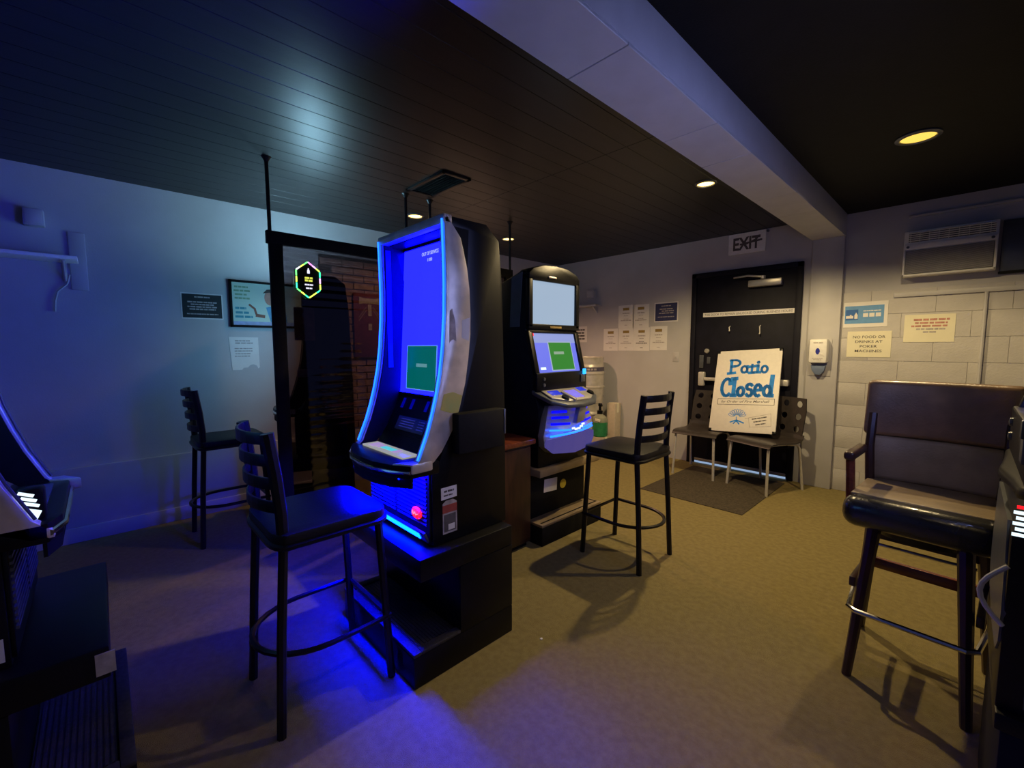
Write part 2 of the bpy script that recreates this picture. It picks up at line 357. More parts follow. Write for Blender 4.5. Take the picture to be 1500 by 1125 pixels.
# ================================================================== SCREENS BETWEEN THE MACHINES
def screen_panel(y0, y1, label):
    t = thing('acrylic_divider', label, 'divider', (-2.96, (y0+y1)/2, 0), group='framed dividers hung on ceiling poles')
    w = (y1-y0)/2; f = 0.075; zb, zt = 0.09, 2.0
    G().b2(-0.016, 0.016, -w, -w+f, zb, zt, 0.003).obj('frame_stile', M_blacksoft, t)
    G().b2(-0.016, 0.016, w-f, w, zb, zt, 0.003).obj('frame_stile', M_blacksoft, t)
    G().b2(-0.018, 0.018, -w-0.012, w+0.012, zt-f, zt, 0.003).obj('frame_rail', M_blacksoft, t)
    G().b2(-0.016, 0.016, -w+f, w-f, zb, zb+f, 0.003).obj('frame_rail', M_blacksoft, t)
    G().b2(-0.003, 0.003, -w+f, w-f, zb+f, zt-f).obj('pane', M_pane, t)
    for s in (-1, 1):
        p = G().tube([(0, s*(w-0.01), zt), (0, s*(w-0.01), H-0.001)], 0.011, 8).obj('pole', M_bmetal, t)
        G().lathe([(0.011, -0.03), (0.022, -0.01), (0.030, -0.001)], (0, s*(w-0.01), H), 12).obj('flange', M_bmetal, p)
        G().b2(-0.02, 0.02, s*(w-0.05)-0.04, s*(w-0.05)+0.04, 0.0, 0.09, 0.004).obj('foot', M_bmetal, t)
    return t
dv = screen_panel(0.785, 1.735, 'black framed smoked acrylic divider with a lit beer sign on it')
G().b2(-0.0055, -0.0035, 0.911-1.26, 1.037-1.26, 1.341, 1.552).obj('faded_poster', mat('faded_poster', (0.34, 0.26, 0.27), 0.7, col2=(0.16, 0.13, 0.18), nscale=14), dv)
G().b2(-0.0055, -0.0035, 0.915-1.26, 0.985-1.26, 1.105, 1.155).obj('paper_label', M_inkgrey, dv)
screen_panel(1.925, 2.80, 'black framed smoked acrylic divider behind the upright poker machine')
# LED sign on the divider
t = thing('led_sign', 'colour-changing elongated hexagon LED beer sign on the smoked divider', 'sign', (-2.941, 1.0, 1.725), LEFT)
w, hh = 0.072, 0.113
hexp = [(0, hh), (w, hh*0.52), (w, -hh*0.52), (0, -hh), (-w, -hh*0.52), (-w, hh*0.52)]
cols = [(1, .25, .9), (.1, 1, .25), (.75, 1, .1), (.9, .4, 1), (.1, .9, .7), (.15, 1, .2), (.7, 1, .1), (1, .3, .9), (.9, .9, 1), (.05, 1, .45)]
k = 0
for a, b in zip(hexp, hexp[1:] + hexp[:1]):
    a = Vector(a); b = Vector(b); n = 3
    for q in range(n):
        p0 = a.lerp(b, (q+0.06)/n); p1 = a.lerp(b, (q+0.94)/n); c = cols[(k*3+k//4) % len(cols)]
        G().tube([(p0.x, p0.y, 0.004), (p1.x, p1.y, 0.004)], 0.0045, 6).obj('led_segment', emit('led_c%d' % ((k*3+k//4) % len(cols)), c, 2.2), t); k += 1
G().prism([(p[0]*1.06, p[1]*1.05) for p in hexp], 'z', -0.006, 0.0).obj('backing', M_blacksoft, t)
g = G().lathe([(0.0, -0.014), (0.008, -0.014), (0.008, 0.004), (0.004, 0.010), (0.004, 0.018), (0, 0.018)], (0, 0, 0), 10); g.xf(Matrix.Translation((0.002, 0.055, 0.004)) @ Matrix.Rotation(-PI/2, 4, 'X') @ Matrix.Scale(0.4, 4, (0, 1, 0))); g.obj('bottle_emblem', emit('led_white', (0.8, 0.8, 1.0), 1.2), t)
dashes([(0.002, 0.012, 0.052, 0.012), (0.002, -0.004, 0.05, 0.012)], emit('led_yellow', (0.75, 0.8, 0.1), 1.0), t, 0.003)
dashes([(0.002, -0.030, 0.052, 0.009), (0.002, -0.052, 0.040, 0.009)], emit('led_white', (0.8, 0.8, 1.0), 1.2), t, 0.003)

# ================================================================== CURVED SLOT MACHINE
def machine_stand(loc, rotz, label, w=0.64):
    t = thing('machine_stand', label, 'stand', loc, (0, 0, rotz), 'black pedestals under the machines')
    h = w/2
    G().b2(-h, h, -0.26, 0.25, 0.0, 0.125, 0.004).obj('plinth', M_black, t)
    g = G(); g.b2(-h, h, -0.26, -0.225, 0.125, 0.14, 0.004); g.b2(h-0.035, h, -0.225, -0.04, 0.125, 0.14, 0.004); g.b2(-h, -h+0.035, -0.225, -0.04, 0.125, 0.14, 0.004)
    g.obj('step_edging', M_rubber, t)
    g = G(); g.b2(-h+0.04, h-0.04, -0.22, -0.045, 0.125, 0.131)
    for k in range(12): g.b2(-h+0.045, h-0.045, -0.215+0.0142*k, -0.208+0.0142*k, 0.131, 0.134)
    g.obj('step_mat', M_rubber, t)
    G().b2(-h, h, -0.04, 0.25, 0.125, 0.41, 0.003).obj('column', M_black, t)
    G().b2(-h, h, -0.225, 0.25, 0.41, 0.50, 0.006).obj('top_slab', M_black, t)
    return t

FRONT = [(-.058, 1.290), (-.055, 1.15), (-.054, 1.05), (-.057, .93), (-.067, .80), (-.081, .70), (-.10, .61), (-.121, .535), (-.145, .463), (-.187, .365), (-.225, .330)]
OUT = [(-.225, .312), (-.182, .312), (-.135, .338), (-.087, .383), (-.035, .46), (.003, .547), (.034, .65), (.052, .754), (.063, .85), (.065, .931), (.061, 1.03), (.05, 1.114), (.02, 1.229), (-.046, 1.306)]
def slot_machine(loc, rotz, label, scr, notice=True, lit=True, stickers=0, deck=True):
    t = thing('slot_machine', label, 'slot machine', loc, (0, 0, rotz))
    hw = 0.262
    cab = [(-.13, 0.002), (.265, 0.002), (.262, .5), (.248, 1.06), (.23, 1.25), (.16, 1.308), (-.02, 1.308), (-.02, 1.27), (.066, 1.268), (.020, .57), (-.068, .40), (-.10, .33), (-.13, .30)]
    G().prism(cab, 'x', -hw, hw, 0.003).obj('cabinet', M_black, t)
    for s in (-1, 1):
        a, b = (0.236, 0.272) if s > 0 else (-0.272, -0.236)
        bz = G().prism(FRONT + OUT, 'x', a, b, 0.003).obj('side_bezel', M_liner if stickers == 2 else M_chrome, t)
        G().prism([(-.04, 1.295), (.12, 1.295), (.12, .45), (-.04, .45), (0, .55), (.03, .66), (.045, .76), (.055, .85), (.057, .93), (.05, 1.03), (.04, 1.11), (.01, 1.22)], 'x', s*0.240, s*0.2615).obj('cheek', M_black, bz)
        G().prism([(y+0.008, z) for y, z in FRONT] + OUT[1:], 'x', s*0.2285, s*0.2358).obj('liner', M_liner, bz)
        G().tube([(s*0.262, y-0.006, z) for y, z in FRONT[:-1]], 0.0038, 8).obj('led_strip', E_led if lit else M_off, bz)
        if lit: G().b2(s*0.2275-0.0015, s*0.2275+0.0015, -0.045, -0.020, 0.70, 1.25).obj('inner_led_reflection', E_ledin, bz)  # glowing strip stands in for the LED reflection on the inner bezel face
        if stickers == 1 and s > 0:
            G().prism([(-.074, .612), (-.03, .618), (.016, .600), (-.006, .531), (-.045, .535), (-.091, .551)], 'x', b, b+0.001).obj('lime_label', M_lime, bz)['label'] = 'yellow-green worn sticker'
            G().prism([(.018, .835), (.054, .822), (.060, .918), (.020, .905)], 'x', b, b+0.001).obj('paper_label', M_paper, bz)
            G().prism([(-.040, .94), (-.028, .95), (-.014, .90), (-.010, .82), (-.025, .83), (-.044, .815)], 'x', b, b+0.001).obj('torn_patch', M_inkgrey, bz)
    G().b2(-0.272, 0.272, -0.062, -0.02, 1.272, 1.312, 0.008).obj('top_trim', M_chrome, t)
    # tilted screen and its contents
    ax = math.atan2(0.046, 0.70)
    sy, sz = (0.066+0.022)/2 + 0.0 - 0.004, 0.92
    piv = bpy.data.objects.new('display', None)
    sc = G().box((0, 0, 0), (0.47, 0.004, 0.68), 0.0).obj('display', scr, t); sc.location = (0, sy-0.001, sz); sc.rotation_euler = (-ax, 0, 0)
    bpy.data.objects.remove(piv)
    fr = G(); fr.b2(-0.236, 0.236, -0.008, 0.004, 0.336, 0.352); fr.b2(-0.236, 0.236, -0.008, 0.004, -0.352, -0.34)
    fo = fr.obj('display_frame', M_black, t); fo.location = sc.location; fo.rotation_euler = sc.rotation_euler
    if notice:
        n = G().b2(-0.168, 0.078, -0.0045, -0.002, -0.318, -0.118).obj('notice', E_green, sc)
        G().b2(-0.085, 0.005, -0.0055, -0.0044, -0.215, -0.199).obj('notice_label', E_label, n)
        g = G()
        for a, b, c, d in ((-.17, .08, -.119, -.115), (-.17, .08, -.321, -.317), (-.171, -.167, -.32, -.116), (.077, .081, -.32, -.116)): g.b2(a, b, -0.005, -0.002, c, d)
        g.obj('notice_border', E_label, n)
        text('OUT OF SERVICE', 0.135, 0.016, E_txt, sc, (-0.005, -0.0035, 0.300), BACK)
        text('1100', 0.036, 0.014, E_txt, sc, (-0.005, -0.0035, 0.270), BACK)
    # sloping lower panel: lit slots, text plate, bill acceptor
    bx = math.atan2(0.088, 0.17)
    lp = G().box((0, 0, 0), (0.46, 0.006, 0.185), 0.002).obj('lower_panel', M_black, t); lp.location = (0, -0.027, 0.482); lp.rotation_euler = (-bx, 0, 0)
    for px in (-0.165, -0.085, 0.04, 0.15): G().box((px, -0.004, 0.055), (0.022, 0.004, 0.05), 0.0018).obj('lit_slot', E_slot if lit else M_off, lp)
    pl = G().box((-0.03, -0.004, -0.04), (0.24, 0.004, 0.065), 0.001).obj('text_plate', M_gunmetal, lp)
    d = dashes([(-0.06, -0.02-0.012*q, 0.12, 0.004) for q in range(4)] + [(0.055, -0.02-0.012*q, 0.05, 0.004) for q in range(4)], M_inkgrey, pl, 0.0)
    d.rotation_euler = BACK; d.location = (0, -0.0065, 0)
    ba = G().box((0.172, -0.014, -0.035), (0.07, 0.03, 0.05), 0.006).obj('bill_acceptor', M_black, lp)
    G().box((0.172, -0.030, -0.035), (0.05, 0.004, 0.014), 0.0015).obj('acceptor_light', E_bill if lit else M_off, ba)
    # button deck
    fc = [(px_, max(py_, -0.300 if deck else -0.238)) for px_, py_ in [(-0.272, -0.215), (-0.20, -0.255), (-0.10, -0.290), (0.0, -0.302), (0.10, -0.296), (0.20, -0.270), (0.272, -0.228)]]
    dk = G().prism([(-0.272, -0.10)] + fc + [(0.272, -0.10)], 'z', 0.30, 0.352, 0.004).obj('button_deck', M_black, t)
    G().tube([(p[0], p[1]-0.002, 0.326) for p in fc], 0.008, 8).obj('deck_lip', M_bright, dk)
    G().prism([(p[0]*0.97, p[1]+0.006) for p in fc] + [(p[0]*0.97, p[1]+0.014) for p in fc[::-1]], 'z', 0.262, 0.302).obj('deck_light_baffle', M_blacksoft, dk)  # added baffle, keeps the under-deck light off most of the stool seat
    G().prism([(0.20, -0.268), (0.275, -0.225), (0.275, -0.13), (0.235, -0.17)], 'z', 0.318, 0.358, 0.006).obj('deck_corner', M_chrome, dk)
    cd = G().box((-0.015, -0.165, 0.356), (0.36, 0.075, 0.008), 0.002).obj('touch_card', E_card if lit else M_gunmetal, dk)
    G().box((-0.015, -0.165, 0.3605), (0.10, 0.028, 0.003)).obj('play_key', E_cardbtn if lit else M_black, cd)
    for px in (-0.085, 0.055): G().box((px, -0.165, 0.3605), (0.03, 0.04, 0.0025)).obj('lilac_key', E_lilac if lit else M_black, cd)
    G().box((-0.135, -0.165, 0.3605), (0.05, 0.05, 0.0025)).obj('lilac_key', E_lilac if lit else M_black, cd)
    # lower front: louvre, badge, toe light
    ff = G().b2(-0.255, 0.255, -0.14, -0.13, 0.02, 0.30, 0.002).obj('front_panel', M_black, t)
    g = G()
    for k in range(12): g.b2(-0.24, -0.01, -0.146, -0.138, 0.085+0.017*k, 0.093+0.017*k); g.b2(0.01, 0.24, -0.146, -0.138, 0.085+0.017*k, 0.093+0.017*k)
    stuff(g.obj('louvre', M_gunmetal, ff))
    if lit:
        g = G().lathe([(0, 0), (0.034, 0), (0.036, 0.006), (0.030, 0.012), (0, 0.014)], (0, 0, 0), 20); g.xf(Matrix.Translation((0.175, -0.144, 0.125)) @ Matrix.Rotation(PI/2, 4, 'X') @ Matrix.Scale(0.72, 4, (0, 1, 0)))
        bd = g.obj('red_badge', E_red, ff)
        G().tube([(0.155, -0.159, 0.120), (0.162, -0.16, 0.135), (0.168, -0.16, 0.120), (0.178, -0.16, 0.132), (0.184, -0.16, 0.121), (0.197, -0.159, 0.127)], 0.002, 5).obj('badge_script', E_pink, bd)
        tl = G().box((0, -0.150, 0.042), (0.50, 0.012, 0.05), 0.004, rot=Matrix.Rotation(R(25), 3, 'X')).obj('toe_light_housing', M_gunmetal, ff)
        G().box((0.03, -0.158, 0.040), (0.36, 0.006, 0.026), 0.002, rot=Matrix.Rotation(R(25), 3, 'X')).obj('toe_light', E_toe, tl)
        G().b2(-0.22, 0.22, -0.250, -0.195, 0.2965, 0.2995).obj('under_light', E_under, dk)
        G().b2(0.20, 0.245, -0.205, -0.150, 0.296, 0.2995).obj('red_underlight', emit('red_under', (1, 0.01, 0.02), 1.0), dk)
    if stickers == 1:
        s1 = G().prism([(-.088, .182), (-.011, .184), (-.011, .232), (-.088, .232)], 'x', hw, hw+0.001).obj('white_label', M_paper, t)
        d = dashes([(-0.05, 0.215, 0.05, 0.008), (-0.055, 0.198, 0.045, 0.006)], M_ink, s1, 0.0); d.rotation_euler = LEFT; d.location = (hw+0.0012, 0, 0)
        s2 = G().prism([(-.082, .038), (-.011, .038), (-.012, .165), (-.030, .176), (-.065, .176), (-.082, .165)], 'x', hw, hw+0.001).obj('card_label', M_inkgrey, t)
        G().prism([(-.083, .125), (-.012, .125), (-.012, .158), (-.083, .158)], 'x', hw+0.001, hw+0.002).obj('red_band', M_redprint, s2)
        G().prism([(-.076, .046), (-.018, .046), (-.018, .118), (-.076, .118)], 'x', hw+0.001, hw+0.002).obj('dark_field', M_ink, s2)
        G().prism([(-.056, .052), (-.024, .052), (-.024, .076), (-.056, .076)], 'x', hw+0.002, hw+0.003).obj('white_field', M_paper, s2)
        sb = G().box((hw+0.026, 0.088, 0.45), (0.052, 0.245, 0.165), 0.006).obj('side_box', M_blacksoft, t)
        G().box((hw+0.03, 0.215, 0.475), (0.045, 0.012, 0.11), 0.003).obj('clear_end', M_gunmetal, sb)
    if stickers == 2:
        G().b2(-0.20, 0.20, -0.015, 0.10, 1.309, 1.316, 0.002).obj('top_lamp', emit('topper_teal', (0.32, 0.62, 0.80), 95.0), t)
    return t
machine_stand((-1.69, 1.05, 0), 0, 'black pedestal with foot step under the tall curved blue-screen machine')
slot_machine((-1.69, 1.05, 0.5), 0, 'tall curved slot machine with glowing blue out-of-service screen and silver side', E_blue, True, True, 1)
machine_stand((-3.50, 1.22, 0), R(-22), 'black pedestal behind the smoked divider along the blue-lit wall')
slot_machine((-3.50, 1.22, 0.5), R(-22), 'black slot machine behind the smoked divider, its teal screen turned away', E_teal, False, False, 2)
machine_stand((-1.87, -0.252, 0), PI, 'black pedestal at the dark left edge in the foreground')
m4s = bpy.data.objects[[o.name for o in bpy.data.objects if o.name.startswith('machine_stand')][-1]]
G().b2(-0.3225, -0.3205, -0.235, -0.195, 0.425, 0.485).obj('white_label', M_inkgrey, m4s)
m4o = slot_machine((-1.87, -0.335, 0.5), PI, 'dark slot machine cut off by the left edge, teal light on its curved side', emit('screen_teal_dim', (0.10, 0.34, 0.75), 2.2), False, False, 0, False)
pb = G().box((-0.205, -0.185, 0.395), (0.05, 0.05, 0.085), 0.008).obj('ticket_box', M_black, m4o)
g = G()
for q in range(3): g.box((-0.2305, -0.178-0.004*q, 0.425-0.014*q), (0.003, 0.030, 0.008), 0.001, rot=Matrix.Rotation(R(25), 3, 'X'))
g.box((-0.2305, -0.186, 0.372), (0.004, 0.028, 0.024), 0.0015, rot=Matrix.Rotation(R(25), 3, 'X'))
g.obj('lit_emblem', E_white, pb)
G().b2(-0.2635, -0.2625, -0.12, -0.085, 0.02, 0.08).obj('white_label', M_paper, m4o)

# ================================================================== UPRIGHT POKER MACHINE
def poker_stand(loc, rotz, label, lab=True):
    if not lab:
        t = thing('machine_stand', label, 'stand', loc, (0, 0, rotz), 'black pedestals under the machines')
        G().b2(-0.28, 0.28, -0.19, 0.32, 0.0, 0.46, 0.004).obj('column', M_blacksoft, t); G().b2(-0.285, 0.285, -0.20, 0.32, 0.46, 0.50, 0.005).obj('top_slab', M_black, t)
        return t
    t = thing('machine_stand', label, 'stand', loc, (0, 0, rotz), 'black pedestals under the machines')
    h = 0.325
    G().b2(-h, h, -0.265, 0.32, 0.0, 0.125, 0.004).obj('plinth', M_blacksoft, t)
    st = G().b2(-h, h, -0.265, -0.12, 0.125, 0.142, 0.003).obj('step_board', M_leather2, t)
    g = G(); g.b2(-h+0.02, h-0.02, -0.238, -0.230, 0.142, 0.145); g.b2(h-0.03, h-0.022, -0.238, -0.13, 0.142, 0.145); g.obj('inlay_line', M_blacksoft, st)
    c = G().b2(-h+0.01, h-0.04, -0.135, 0.32, 0.125, 0.45, 0.003).obj('column', M_blacksoft, t)
    if lab:
        p = G().box((-0.10, -0.1365, 0.335), (0.135, 0.002, 0.09), rot=Matrix.Rotation(R(4), 3, 'Y')).obj('white_label', M_paper, c)
        G().prism([(0.033*math.cos(a*PI/10), 0.315+0.033*math.sin(a*PI/10)) for a in range(20)], 'y', -0.1375, -0.1355).obj('round_label', M_yellow, c).location = (0.035, 0, 0)
    s = G(); s.b2(-h, h, -0.245, 0.32, 0.45, 0.50, 0.008); s.obj('top_slab', M_leather2 if lab else M_black, t)
    return t
def poker_machine(loc, rotz, label, deck_out=0.36, scr=True, disp=(E_top, E_mid)):
    t = thing('poker_machine', label, 'poker machine', loc, (0, 0, rotz))
    hw = 0.262
    cab = [(-.20, .002), (.30, .002), (.30, 1.18), (.14, 1.235), (-.05, 1.295), (-.085, 1.29), (-.085, .905), (-.155, .62), (-.165, .50), (-.20, .40)]
    G().prism(cab, 'x', -hw, hw, 0.004).obj('cabinet', M_black, t)
    for s in (-1, 1): G().prism([(-.03, .93), (.06, .93), (.04, 1.255), (-.06, 1.285)], 'x', s*hw, s*(hw+0.006)).obj('side_cover', M_gunmetal, t)
    # crown
    cr = G().prism([(-0.262, 1.24), (0.262, 1.24), (0.262, 1.275), (0.22, 1.31), (0.12, 1.338), (0.0, 1.345), (-0.12, 1.338), (-0.22, 1.31), (-0.262, 1.275)], 'y', -0.12, 0.0, 0.008).obj('crown', M_black, t)
    G().lathe([(0, 0), (0.012, 0), (0.010, 0.012), (0, 0.016)], (0, -0.06, 1.342), 10).obj('crown_lamp', M_chrome, cr)
    G().box((-0.04, -0.124, 1.262), (0.08, 0.008, 0.012), 0.003).obj('crown_plate', M_chrome, cr)
    # upper display
    ub = G(); ub.b2(-.262, -.225, -.118, -.085, .925, 1.25, 0.005); ub.b2(.225, .262, -.118, -.085, .925, 1.25, 0.005); ub.b2(-.262, .262, -.118, -.085, 1.232, 1.262, 0.005); ub.b2(-.262, .262, -.118, -.085, .912, .948, 0.005)
    ub.obj('upper_surround', M_black, t)
    ud = G().b2(-.225, .225, -.100, -.092, .948, 1.232).obj('upper_display', disp[0], t)
    nb = G().box((0.0, -.120, .928), (0.12, 0.005, 0.014), 0.002).obj('name_plate', M_goldprint, t)
    # main display, leaning back
    ax = math.atan2(0.07, 0.27)
    md = G().box((0, 0, 0), (0.44, 0.008, 0.275)).obj('main_display', disp[1], t); md.location = (0, -0.125, 0.752); md.rotation_euler = (-ax, 0, 0)
    G().box((0, -0.005, 0.105), (0.44, 0.002, 0.065)).obj('display_header', E_midtop, md)
    n = G().box((0.045, -0.005, -0.022), (0.235, 0.004, 0.195)).obj('notice', E_green2, md)
    G().box((0.02, -0.0075, 0.0), (0.105, 0.002, 0.02)).obj('notice_label', emit('notice_label_pale', (0.30, 0.42, 0.30), 0.9), n)
    g = G()
    for cx, cz, w, h in ((.045, .077, .245, .006), (.045, -.121, .245, .006), (-.075, -.022, .006, .2), (.165, -.022, .006, .2)): g.box((cx, -0.005, cz), (w, 0.0045, h))
    g.obj('notice_border', emit('notice_edge', (0.45, 0.55, 0.75), 0.8), n)
    G().box((-0.165, -0.0065, -0.105), (0.05, 0.002, 0.016)).obj('credit_mark', E_white, md)
    G().box((-0.21, -0.0065, 0.128), (0.018, 0.002, 0.018)).obj('corner_mark', E_red, md)
    mb = G(); mb.box((-.242, -0.006, 0), (0.04, 0.03, 0.31), 0.004); mb.box((.242, -0.006, 0), (0.04, 0.03, 0.31), 0.004); mb.box((0, -0.006, -.15), (0.5, 0.03, 0.026), 0.004); mb.box((0, -0.006, .15), (0.5, 0.03, 0.026), 0.004)
    mo = mb.obj('display_surround', M_black, t); mo.location = md.location; mo.rotation_euler = md.rotation_euler
    # lower bezel with two round keys
    lp = G().b2(-.262, .262, -.19, -.15, .50, .625, 0.006).obj('key_panel', M_black, t)
    for zz in (.545, .585): G().lathe([(0, -.004), (.013, -.004), (.011, .004), (0, .006)], (0, 0, 0), 12).xf(Matrix.Translation((-.195, -.192, zz)) @ Matrix.Rotation(PI/2, 4, 'X')).obj('round_key', M_gunmetal, lp)
    G().b2(.19, .24, -.196, -.188, .545, .60, 0.003).obj('card_slot', M_gunmetal, lp)
    G().b2(.215, .245, -.20, -.188, .60, .64, 0.003).obj('slot_light', E_bill if scr else M_off, lp)
    # control deck
    do = deck_out
    fcv = [(-0.275, -.185), (-0.245, -.185-(do-.185)*.62), (-0.15, -do*0.985), (0.0, -do-0.012), (0.15, -do*0.985), (0.245, -.185-(do-.185)*.62), (0.275, -.185)]
    g = G().prism([(-0.275, -.15)] + fcv + [(0.275, -.15)], 'z', -0.028, 0.0, 0.008)
    g.bend(lambda c: (c.x, c.y, c.z + 0.50 + (c.y + 0.19) * 0.42)); dk = g.obj('control_deck', M_gunmetal if scr else M_black, t)
    if scr:
        pl = [(-0.225, -.19), (-0.225, -.19-(do-.19)*.55), (-.10, -do*0.93), (.12, -do*0.93), (0.235, -.19-(do-.19)*.5), (0.225, -.19)]
        g = G().prism(pl, 'z', 0.0, 0.012, 0.004); lift = lambda c: (c.x, c.y, c.z + 0.50 + (c.y + 0.19) * 0.42); g.bend(lift); fp = g.obj('deck_plate', M_silver, dk)
        for nm, cx, cy, w, d, m in (('display_window', -.14, -.235, .10, .052, E_panelblue), ('touch_pad', .015, -.268, .125, .092, E_panellilac), ('display_window', .155, -.222, .075, .045, E_panelblue)):
            g = G().box((cx, cy, 0.013), (w, d, 0.004), 0.001); g.bend(lift); g.obj(nm, m, fp)
        for cx, cy in ((-.115, -.305), (.19, -.28)):
            g = G().lathe([(0, 0), (.026, 0), (.022, .012), (0, .016)], (cx, cy, 0.012), 14); g.bend(lift); g.obj('round_button', M_black, fp)
        g = G().box((-.062, -.29, 0.018), (0.03, 0.11, 0.012), 0.005, rot=Matrix.Rotation(R(12), 3, 'Z')); g.bend(lift); g.obj('palm_ridge', M_silver, fp)
    # glowing belly
    prof = [(-.205, .10), (-.245, .115), (-.275, .16), (-.285, .22), (-.275, .29), (-.25, .36), (-.225, .41), (-.20, .41)]
    bo = [(-0.20, .41), (0.20, .41), (0.235, .33), (0.262, .22), (0.255, .15), (0.20, .105), (0.0, .085), (-0.20, .105), (-0.255, .15), (-0.262, .22), (-0.235, .33)]
    def bulge(c):
        k = max(0.0, 1 - (c.x/0.30)**2); zz = min(1.0, max(0.0, (c.z-.08)/.34)); return (c.x, c.y - 0.075*k*math.sin(PI*min(1, 0.25+zz*0.75)) if c.y < -0.2 else c.y, c.z)
    g = G().prism(bo, 'y', -0.23 if scr else -0.204, -0.19); bmesh.ops.subdivide_edges(g.bm, edges=g.bm.edges, cuts=1); bmesh.ops.triangulate(g.bm, faces=[f for f in g.bm.faces if len(f.verts) > 4])
    if scr: g.bend(bulge)
    bl_ = g.obj('belly_panel', M_silver if scr else M_gunmetal, t)
    ys = -0.305
    if scr:
        lo = [(-0.25, .20), (-0.255, .15), (-0.20, .105), (0.0, .085), (0.20, .105), (0.255, .15), (0.25, .20), (0.12, .235), (-0.10, .215)]
        g = G().prism(lo, 'y', -0.244, -0.232); bmesh.ops.subdivide_edges(g.bm, edges=g.bm.edges, cuts=1); bmesh.ops.triangulate(g.bm, faces=[f for f in g.bm.faces if len(f.verts) > 4]); g.bend(bulge); g.obj('belly_glow', E_belly, bl_)
        for q, zz in enumerate((.245, .285, .325, .362)):
            wv = 0.23-0.012*q
            for s, a, b in ((-1, 0.06, wv), (1, 0.06, wv-0.02)):
                pts = []
                for u in range(5):
                    xx = s*(a + (b-a)*u/4); pp = bulge(Vector((xx, -0.244, zz + 0.012*abs(xx)/0.2))); pts.append(pp)
                G().tube(pts, 0.009 if q else 0.006, 6, flat=0.6).obj('glow_bar', E_led if q in (0,) else E_ledin, bl_)
        pts = [bulge(Vector((xx, -0.248, .222 + 0.02*(xx+0.2)/0.4))) for xx in (-.23, -.15, -.05, .05, .13, .2)]
        G().tube(pts, 0.007, 6).obj('glow_bar', E_led, bl_)
        g = G()
        for q, (xx, zz) in enumerate(((-.045, .258), (-.02, .25), (.01, .252), (.04, .262), (.065, .275))): p = bulge(Vector((xx, -0.252, zz))); g.box(p, (0.03, 0.008, 0.013), 0.003)
        g.obj('lit_emblem', E_white, bl_)
        p = [bulge(Vector((xx, -0.246, zz))) for xx, zz in ((-.035, .275), (.05, .29), (.07, .40), (-.0, .40))]
        g = G().prism([(-.035, .29), (.05, .30), (.075, .395), (.0, .395)], 'y', -0.335, -0.30, 0.004); g.obj('belly_crest', M_silver, bl_)
    else:
        for s in (1,):
            pts = [(s*0.262, -.200-0.038*math.sin(PI*u/8), .19 + .135*u/8) for u in range(9)]
            G().tube(pts, 0.005, 8).obj('belly_trim', M_whitemetal, bl_)
    return t
poker_stand((-2.1, 2.335, 0), PI/2, 'dark pedestal with tan foot step and yellow dot label')
poker_machine((-2.1, 2.30, 0.5), PI/2, 'upright poker machine with pale upper display and green notice on screen')
poker_stand((0.285, 1.66, 0), -PI/2, 'dark pedestal at the right edge beside the padded bar chair', False)
m5 = poker_machine((0.285, 1.655, 0.5), -PI/2, 'grey-sided gaming machine cut off by the right edge of the picture', 0.205, False, (emit('upper_display_bright', (0.36, 0.42, 1.0), 15.0), emit('main_display_bright', (0.24, 0.29, 1.0), 15.0)))  # displays out of view, made extra bright to light the beam soffit blue
G().b2(0.262, 0.264, -0.16, 0.29, 0.02, 0.46).obj('side_sheet', M_gunmetal, m5)
for q in range(6): G().b2(0.262, 0.2645, -0.200+0.004*(q % 2), -0.180, 0.395+0.012*q, 0.402+0.012*q).obj('side_light', E_white if q < 5 else E_red, m5)
# wood cabinet between the two machines
t = thing('side_cabinet', 'dark wood cabinet with glossy red-brown top between the two lit machines', 'cabinet', (-2.15, 1.72, 0))
G().b2(-0.24, 0.24, -0.26, 0.26, 0.03, 0.675, 0.004).obj('body', M_darkwood, t)
G().b2(-0.265, 0.265, -0.285, 0.285, 0.675, 0.71, 0.008).obj('top', M_redwood, t)
d = G().b2(0.24, 0.252, -0.245, 0.245, 0.06, 0.66, 0.004).obj('door', M_darkwood, t)
G().lathe([(0, 0), (0.014, 0), (0.010, 0.02), (0, 0.022)], (0, 0, 0), 12).xf(Matrix.Translation((0.252, -0.19, 0.42)) @ Matrix.Rotation(PI/2, 4, 'Y')).obj('knob', M_bmetal, d)
G().b2(-0.22, 0.22, -0.24, 0.24, 0.0, 0.03).obj('toe_base', M_blacksoft, t)

